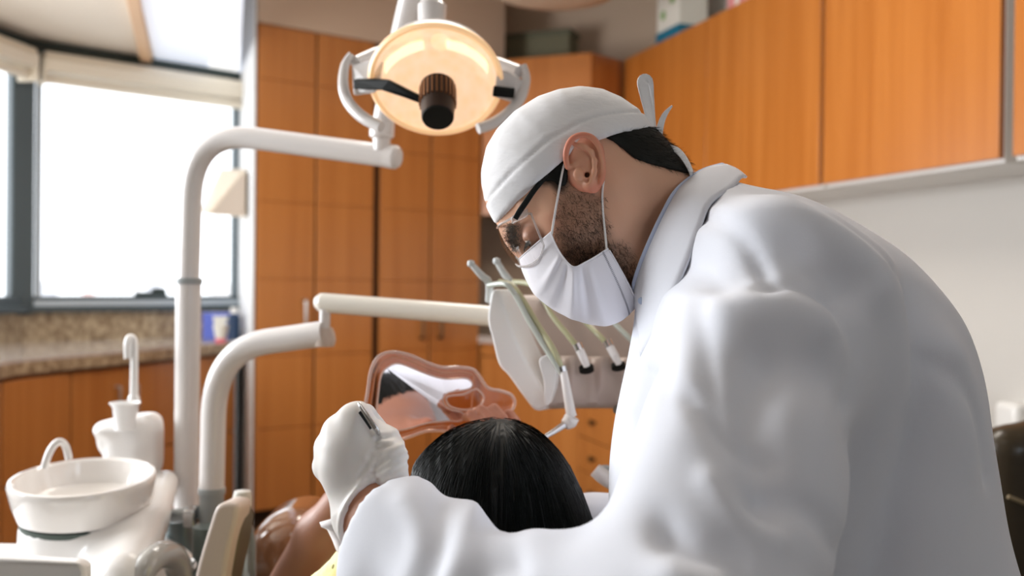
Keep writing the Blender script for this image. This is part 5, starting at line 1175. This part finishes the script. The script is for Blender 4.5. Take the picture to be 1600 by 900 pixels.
# ================================================================ patient
pat = thing('person', (-0.05, 1.30, 0.62), 'patient with black hair and yellow shirt lying back, holding a hand mirror', 'person')
M_PSK = mat('patient_skin', (176, 112, 82), rough=0.45, sss=0.1)
M_PSKV = mat_vc('patient_skin_tinted', rough=0.45, sss=0.1)
hp = [(646, 742), (660, 712), (690, 684), (720, 668), (752, 659), (785, 655), (818, 664), (850, 684), (878, 715), (898, 750), (915, 790), (926, 830), (925, 900), (880, 965), (770, 985), (680, 920), (645, 830)]
PD = 1.21
HP = [(float(pn(x, y, PD)[0]), float(pn(x, y, PD)[2])) for x, y in smooth_closed(hp, 3)]
chest1 = pn(700, 965, 1.33); chest2 = pn(612, 985, 1.45)
def phair(p):
    d = inflate(p[..., 0], p[..., 2], p[..., 1] - PD, HP, 0.09, 0.088); return d
def pheadf(p):                              # face beyond the hair: forehead, brow, nose, cheeks, chin pointing away
    d = ell(p, pn(780, 790, 1.25), (0.082, 0.085, 0.088))
    d = smin(d, ell(p, pn(765, 790, 1.34), (0.062, 0.07, 0.062)), 0.04)
    d = smin(d, ell(p, pn(740, 735, 1.30), (0.045, 0.04, 0.022)), 0.02)
    d = smin(d, rcone(p, pn(752, 716, 1.335), pn(752, 706, 1.37), 0.008, 0.012), 0.01)
    d = smin(d, ell(p, pn(750, 760, 1.41), (0.025, 0.02, 0.022)), 0.02)
    d = smin(d, rcone(p, pn(760, 850, 1.36), chest1, 0.05, 0.055), 0.03)
    # shoulders and arms
    d = smin(d, rcone(p, chest1, chest2, 0.10, 0.10), 0.03)
    return d
def parmf(p):
    d = rcone(p, pn(600, 965, 1.45), pn(424, 965, 1.62), 0.042, 0.036)
    d = smin(d, rcone(p, pn(424, 965, 1.62), pn(500, 835, 1.56), 0.036, 0.036), 0.02)
    d = smin(d, rcone(p, pn(500, 835, 1.56), pn(548, 765, 1.52), 0.035, 0.027), 0.02)
    # hand hidden by the glove
    d = smin(d, rcone(p, pn(548, 765, 1.52), pn(560, 735, 1.52), 0.026, 0.026), 0.012)
    for k in range(4):
        a = pn(556 + 8 * k, 722 + 2 * k, 1.53 + 0.01 * k); b = pn(560 + 8 * k, 706 + 3 * k, 1.555 + 0.008 * k)
        d = smin(d, rcone(p, pn(560, 740, 1.52), a, 0.016, 0.0095), 0.006); d = smin(d, rcone(p, a, b, 0.009, 0.0075), 0.003)
    d = smin(d, rcone(p, pn(572, 750, 1.50), pn(588, 728, 1.50), 0.012, 0.009), 0.006)
    return d
# the hand on the mirror: fingers curled over its lower lobe
MH = [([(775, 690, 1.43), (752, 664, 1.415), (735, 648, 1.425), (728, 652, 1.445)], [0.011, 0.0088, 0.0078, 0.007]),
      ([(785, 690, 1.43), (768, 656, 1.41), (752, 640, 1.42), (742, 645, 1.445)], [0.011, 0.009, 0.008, 0.007]),
      ([(798, 690, 1.43), (785, 654, 1.41), (772, 638, 1.42), (762, 643, 1.445)], [0.011, 0.009, 0.008, 0.007]),
      ([(812, 692, 1.44), (806, 660, 1.42), (796, 646, 1.43), (786, 650, 1.45)], [0.0105, 0.0082, 0.0074, 0.0066]),
      ([(770, 715, 1.47), (735, 690, 1.475), (712, 678, 1.475), (706, 670, 1.47)], [0.013, 0.010, 0.009, 0.0078])]
def parm2(p):
    d = rcone(p, pn(720, 990, 1.40), pn(872, 900, 1.55), 0.042, 0.036)
    d = smin(d, rcone(p, pn(872, 900, 1.55), pn(812, 755, 1.47), 0.035, 0.024), 0.02)
    d = smin(d, rcone(p, pn(812, 755, 1.47), pn(792, 705, 1.445), 0.024, 0.026), 0.012)
    for pts, rs in MH: d = smin(d, fing(p, pts, [q * 0.93 for q in rs], 0.002), 0.0018)
    return d
def patf(p): return smin(smin(pheadf(p), parmf(p), 0.01), parm2(p), 0.006)
def pt(vs):
    c = np.tile(lin((160, 114, 94)), (len(vs), 1)) * (1 + 0.08 * vnoise(vs, 20, 5)[:, None])
    h = sstep(0.11, 0.05, np.linalg.norm(vs - pn(765, 665, 1.43), axis=1)); return mixc(c, lin((196, 132, 108)), h * 0.7)
pbod, _, _ = body('body', patf, (-0.42, 1.12, 0.60), (0.13, 1.70, 1.075), 0.0033, M_PSKV, pat, rel=1, tint=pt)
ph, pv, pq = body('hair', lambda p: smax(phair(p), p[..., 1] - 1.285, 0.01), (-0.14, 1.10, 0.76), (0.12, 1.31, 1.05), 0.005, M_HAIR, pat, rel=2,
                  disp=lambda vs, nn: 0.0012 * np.sin(vs[:, 0] * 420 + 3 * np.sin(vs[:, 2] * 18)) + 0.001 * np.sin(vs[:, 0] * 970 + 5 * np.sin(vs[:, 2] * 12)))
# long strands combed down from the crown
pn_ = vnormals(pv, pq); ctr = pn(785, 800, PD); pn_ = pn_ if (pn_ * (pv - ctr)).sum() > 0 else -pn_
part = pn(700, 680, 1.2); top_ = pn(785, 662, 1.21)
sel = np.where(pv[:, 1] < 1.26)[0]; pick = RNG.choice(sel, 3600); rs_ = MB()
hv_, hf_ = [], []
Hfun = lambda q: float(phair(q[None, :])[0])
root = pv[pick]; N_ = len(pick); paths = [root + pn_[pick] * 0.0012]; cur = root.copy(); stepL = 0.011
for k in range(6):
    rad = cur - top_; rad[:, 1] = 0
    dirn = np.array([0, 0, -1.0]) + rad * np.array([3.0, 0, 0]) + RNG.normal(size=(N_, 3)) * 0.05
    fd = phair(cur); eps = 1e-3
    g = np.stack([(phair(cur + np.eye(3)[i] * eps) - fd) / eps for i in range(3)], 1); g /= np.linalg.norm(g, axis=1, keepdims=True) + 1e-9
    dirn -= (dirn * g).sum(1, keepdims=True) * g; dirn /= np.linalg.norm(dirn, axis=1, keepdims=True) + 1e-9
    cur = cur + dirn * stepL; cur = cur - g * np.clip(phair(cur) - 0.001, -0.01, 0.01)[:, None]; paths.append(cur + g * 0.0013)
Pth = np.stack(paths, 1)
for j in range(N_):
    o = len(hv_); r0 = 0.00035
    for k in range(7):
        c0 = Pth[j, k]; rr = r0 * (1 - 0.6 * abs(k - 2) / 5)
        hv_ += [(c0[0] - rr, c0[1], c0[2]), (c0[0] + rr, c0[1], c0[2]), (c0[0], c0[1] - rr * 1.4, c0[2] + rr)]
    for k in range(6):
        for q in range(3): hf_.append((o + k * 3 + q, o + k * 3 + (q + 1) % 3, o + (k + 1) * 3 + (q + 1) % 3, o + (k + 1) * 3 + q))
mb = MB(); mb.v, mb.f = hv_, hf_; mb.build('hair_strands', mat('black_hair_gloss', (10, 14, 11), rough=0.45, spec=0.35), ph, merge=False, smooth=80)
# shirt, bib, trousers
M_YEL = mat('yellow_print_cloth', (244, 226, 140), rough=0.8, noise=(46, (246, 244, 196), 0.45, (1, 1, 1)))
nt = M_YEL.node_tree; tcn = nt.nodes.new('ShaderNodeTexCoord'); nz = nt.nodes.new('ShaderNodeTexVoronoi'); nz.inputs['Scale'].default_value = 42
ltm = nt.nodes.new('ShaderNodeMath'); ltm.operation = 'LESS_THAN'; ltm.inputs[1].default_value = 0.17; mxx = nt.nodes.new('ShaderNodeMix'); mxx.data_type = 'RGBA'
nt.links.new(tcn.outputs['Object'], nz.inputs['Vector']); nt.links.new(nz.outputs['Distance'], ltm.inputs[0]); nt.links.new(ltm.outputs[0], mxx.inputs[0])
src = nt.nodes['Principled BSDF'].inputs['Base Color'].links[0].from_socket; nt.links.new(src, mxx.inputs[6]); mxx.inputs[7].default_value = srgb((120, 110, 40)); nt.links.new(mxx.outputs[2], nt.nodes['Principled BSDF'].inputs['Base Color'])
def shirtf(p):
    d = rcone(p, pn(690, 960, 1.30), pn(600, 968, 1.36), 0.105, 0.10)
    d = smin(d, rcone(p, pn(600, 985, 1.38), (-0.33, 1.85, 0.44), 0.09, 0.10), 0.05)
    d = smin(d, rcone(p, pn(575, 905, 1.28), pn(530, 946, 1.32), 0.055, 0.053), 0.02)
    d = smin(d, rcone(p, pn(720, 990, 1.38), pn(800, 950, 1.48), 0.06, 0.055), 0.03)
    return smax(d, -rcone(p, pn(765, 850, 1.33), chest1, 0.052, 0.05), 0.01)
body('shirt', shirtf, (-0.58, 1.12, 0.32), (0.12, 2.0, 0.99), 0.007, M_YEL, pat, rel=2, disp=lambda vs, nn: 0.003 * vnoise(vs, 9, 8) + 0.0015 * vnoise(vs, 25, 9))
M_BIB = mat('paper_bib', (240, 234, 234), rough=0.8)
bbp = MB().grid([[P(500, 816, 1.24), P(520, 810, 1.235), P(545, 808, 1.23), P(600, 815, 1.22)], [P(503, 823, 1.238), P(520, 820, 1.233), P(545, 820, 1.228), P(600, 828, 1.218)], [P(512, 826, 1.243), P(524, 828, 1.235), P(545, 834, 1.23), P(600, 850, 1.22)], [P(520, 842, 1.25), P(530, 846, 1.24), P(545, 854, 1.235), P(600, 880, 1.225)], [P(528, 862, 1.25), P(536, 868, 1.24), P(548, 880, 1.235), P(600, 920, 1.225)]])
bbp.build('bib', M_BIB, pat, solid=0.0015, smooth=70)
M_TR2 = mat('dark_trousers', (66, 62, 66), rough=0.8)
body('trousers', lambda p: smin(smin(rcone(p, (-0.36, 1.82, 0.44), (-0.44, 2.2, 0.46), 0.105, 0.07), rcone(p, (-0.24, 1.88, 0.44), (-0.33, 2.24, 0.46), 0.105, 0.07), 0.03), smin(rcone(p, (-0.44, 2.2, 0.46), (-0.53, 2.55, 0.40), 0.055, 0.042), rcone(p, (-0.33, 2.24, 0.46), (-0.42, 2.58, 0.40), 0.055, 0.042), 0.01), 0.02), (-0.8, 1.6, 0.28), (-0.1, 2.75, 0.62), 0.014, M_TR2, pat)
for x0 in (-0.55, -0.43):
    body('shoe', lambda p: smin(rcone(p, (x0, 2.60, 0.39), (x0 - 0.01, 2.63, 0.48), 0.038, 0.03), ell(p, (x0, 2.58, 0.39), (0.04, 0.045, 0.042)), 0.01), (x0 - 0.08, 2.5, 0.32), (x0 + 0.08, 2.7, 0.54), 0.008, M_BLK, pat)
# ---- hand mirror
mi = thing('hand_mirror', P(690, 625, 1.45), 'tooth shaped hand mirror with clear pinkish frame held by the patient', 'mirror')
outp = smooth_closed([(571, 642), (575, 610), (580, 578), (592, 557), (613, 550), (640, 555), (666, 566), (690, 574), (718, 574), (738, 577), (749, 588), (762, 606), (782, 611), (798, 617), (804, 628), (799, 641), (782, 648), (760, 655), (738, 668), (714, 675), (690, 673), (664, 674), (638, 683), (619, 687), (598, 678), (580, 664)], 4)
innp = smooth_closed([(588, 650), (591, 616), (595, 588), (604, 575), (620, 568), (641, 574), (668, 585), (696, 592), (727, 591), (738, 599), (734, 607), (716, 611), (700, 614), (692, 622), (694, 632), (704, 640), (720, 644), (727, 651), (718, 658), (698, 658), (667, 661), (637, 670), (611, 673), (592, 664)], 4)
notp = smooth_closed([(697, 622), (706, 618), (724, 616), (742, 608), (750, 612), (756, 622), (750, 634), (736, 640), (718, 640), (702, 634)], 4)
def md(px, py, dd=0.0): 
    # the mirror's plane leans: its right lobe is nearer the head
    D = 1.47 + (px - 690) / 1000 * 0.40 + (py - 625) / 1000 * 0.03
    return P(px, py, D + dd)
M_PKF = glassmat('pink_clear_acrylic', (0.92, 0.77, 0.68), refl=0.06, rough=0.08)
M_RIM = mat('pinkish_acrylic_rim', (242, 216, 206), rough=0.1, trans=0.4, ior=1.35, coat=0.5)
MB().prism([md(x, y) for x, y in outp], V((0, 0.004, 0))).build('frame', M_PKF, mi, smooth=0)
def loop(poly, r, name, dd=0.0): 
    ps = [md(x, y, dd) for x, y in poly]; return MB().tube(ps + [ps[0], ps[1]], r, 10).build(name, M_RIM, mi)
loop(outp, 0.0026, 'outer_rim'); loop(innp, 0.0014, 'inner_rim', -0.001); loop(notp, 0.0018, 'handle_rim', -0.001)
def shrink(poly, k): 
    c0 = np.mean(np.array(poly), 0); return poly
outp2 = [(p[0] + (innp[min(range(len(innp)), key=lambda i: (innp[i][0] - p[0]) ** 2 + (innp[i][1] - p[1]) ** 2)][0] - p[0]) * 0.45, p[1] + (innp[min(range(len(innp)), key=lambda i: (innp[i][0] - p[0]) ** 2 + (innp[i][1] - p[1]) ** 2)][1] - p[1]) * 0.45) for p in outp if p[0] < 745]
MB().tube([md(x, y, -0.001) for x, y in outp2], 0.0015, 8).build('groove', mat('copper_groove', (190, 130, 96), rough=0.2, coat=0.5), mi)
MB().prism([md(x, y, -0.0015) for x, y in innp], V((0, 0.001, 0))).build('mirror_glass', mat('mirror_silver', (242, 238, 240), rough=0.02, metal=1), mi, smooth=0)
# ---- dental chair
M_VIN = mat('tan_vinyl', (140, 94, 64), rough=0.16, coat=1.0)
ch = thing('dental_chair', (-0.30, 1.75, 0), 'tan glossy vinyl dental chair under the patient with rounded armrest', 'chair')
ar = pn(486, 888, 1.90)
body('armrest', lambda p: smin(rbox(p, ar + np.array([0.004, 0, -0.02]), (0.088, 0.13, 0.15), M=[[0.94, 0, 0.34], [0, 1, 0], [-0.34, 0, 0.94]], r=0.085), rcone(p, ar + np.array([0.0, 0.02, -0.08]), ar + np.array([-0.02, 0.05, -0.2]), 0.07, 0.06), 0.05), ar - np.array([0.19, 0.18, 0.3]), ar + np.array([0.19, 0.18, 0.19]), 0.008, M_VIN, ch)
def chf(p):
    d = rcone(p, (-0.02, 1.24, 0.74), (-0.20, 1.50, 0.50), 0.07, 0.10)
    d = smin(d, rcone(p, (-0.20, 1.50, 0.50), (-0.42, 1.85, 0.40), 0.12, 0.12), 0.06); return d
body('backrest', lambda p: smin(smax(rcone(p, (-0.10, 1.36, 0.54), (-0.30, 1.85, 0.34), 0.16, 0.16), p[..., 2] - (0.60 - 0.50 * (p[..., 1] - 1.3)), 0.04), rcone(p, (0.0, 1.22, 0.77), (-0.10, 1.36, 0.56), 0.06, 0.06), 0.03), (-0.75, 1.08, 0.15), (0.2, 2.2, 0.9), 0.014, M_VIN, ch)
body('leg_rest', lambda p: rbox(p, (-0.44, 2.35, 0.33), (0.14, 0.42, 0.045), r=0.04), (-0.8, 1.85, 0.2), (-0.3, 2.85, 0.46), 0.014, M_VIN, ch)
MB().box((-0.30, 1.95, 0.16), (0.20, 0.3, 0.26)).build('lift_column', M_GREY, ch, bevel=0.02)
MB().box((-0.25, 2.05, 0.03), (0.30, 0.8, 0.06)).build('base_plate', M_GREY, ch, bevel=0.02)
settle()
for o in COL.objects:
    if '_set' in o: del o['_set']
vs_ = SC.view_settings; vs_.view_transform = 'Standard'; vs_.look = 'None'; vs_.exposure = EXPO; vs_.gamma = 1.0; vs_.use_curve_mapping = False
SC.cycles.use_denoising = True
SC.cycles.max_bounces = 8; SC.cycles.diffuse_bounces = 4; SC.cycles.transparent_max_bounces = 16
SC.cycles.sample_clamp_indirect = 6
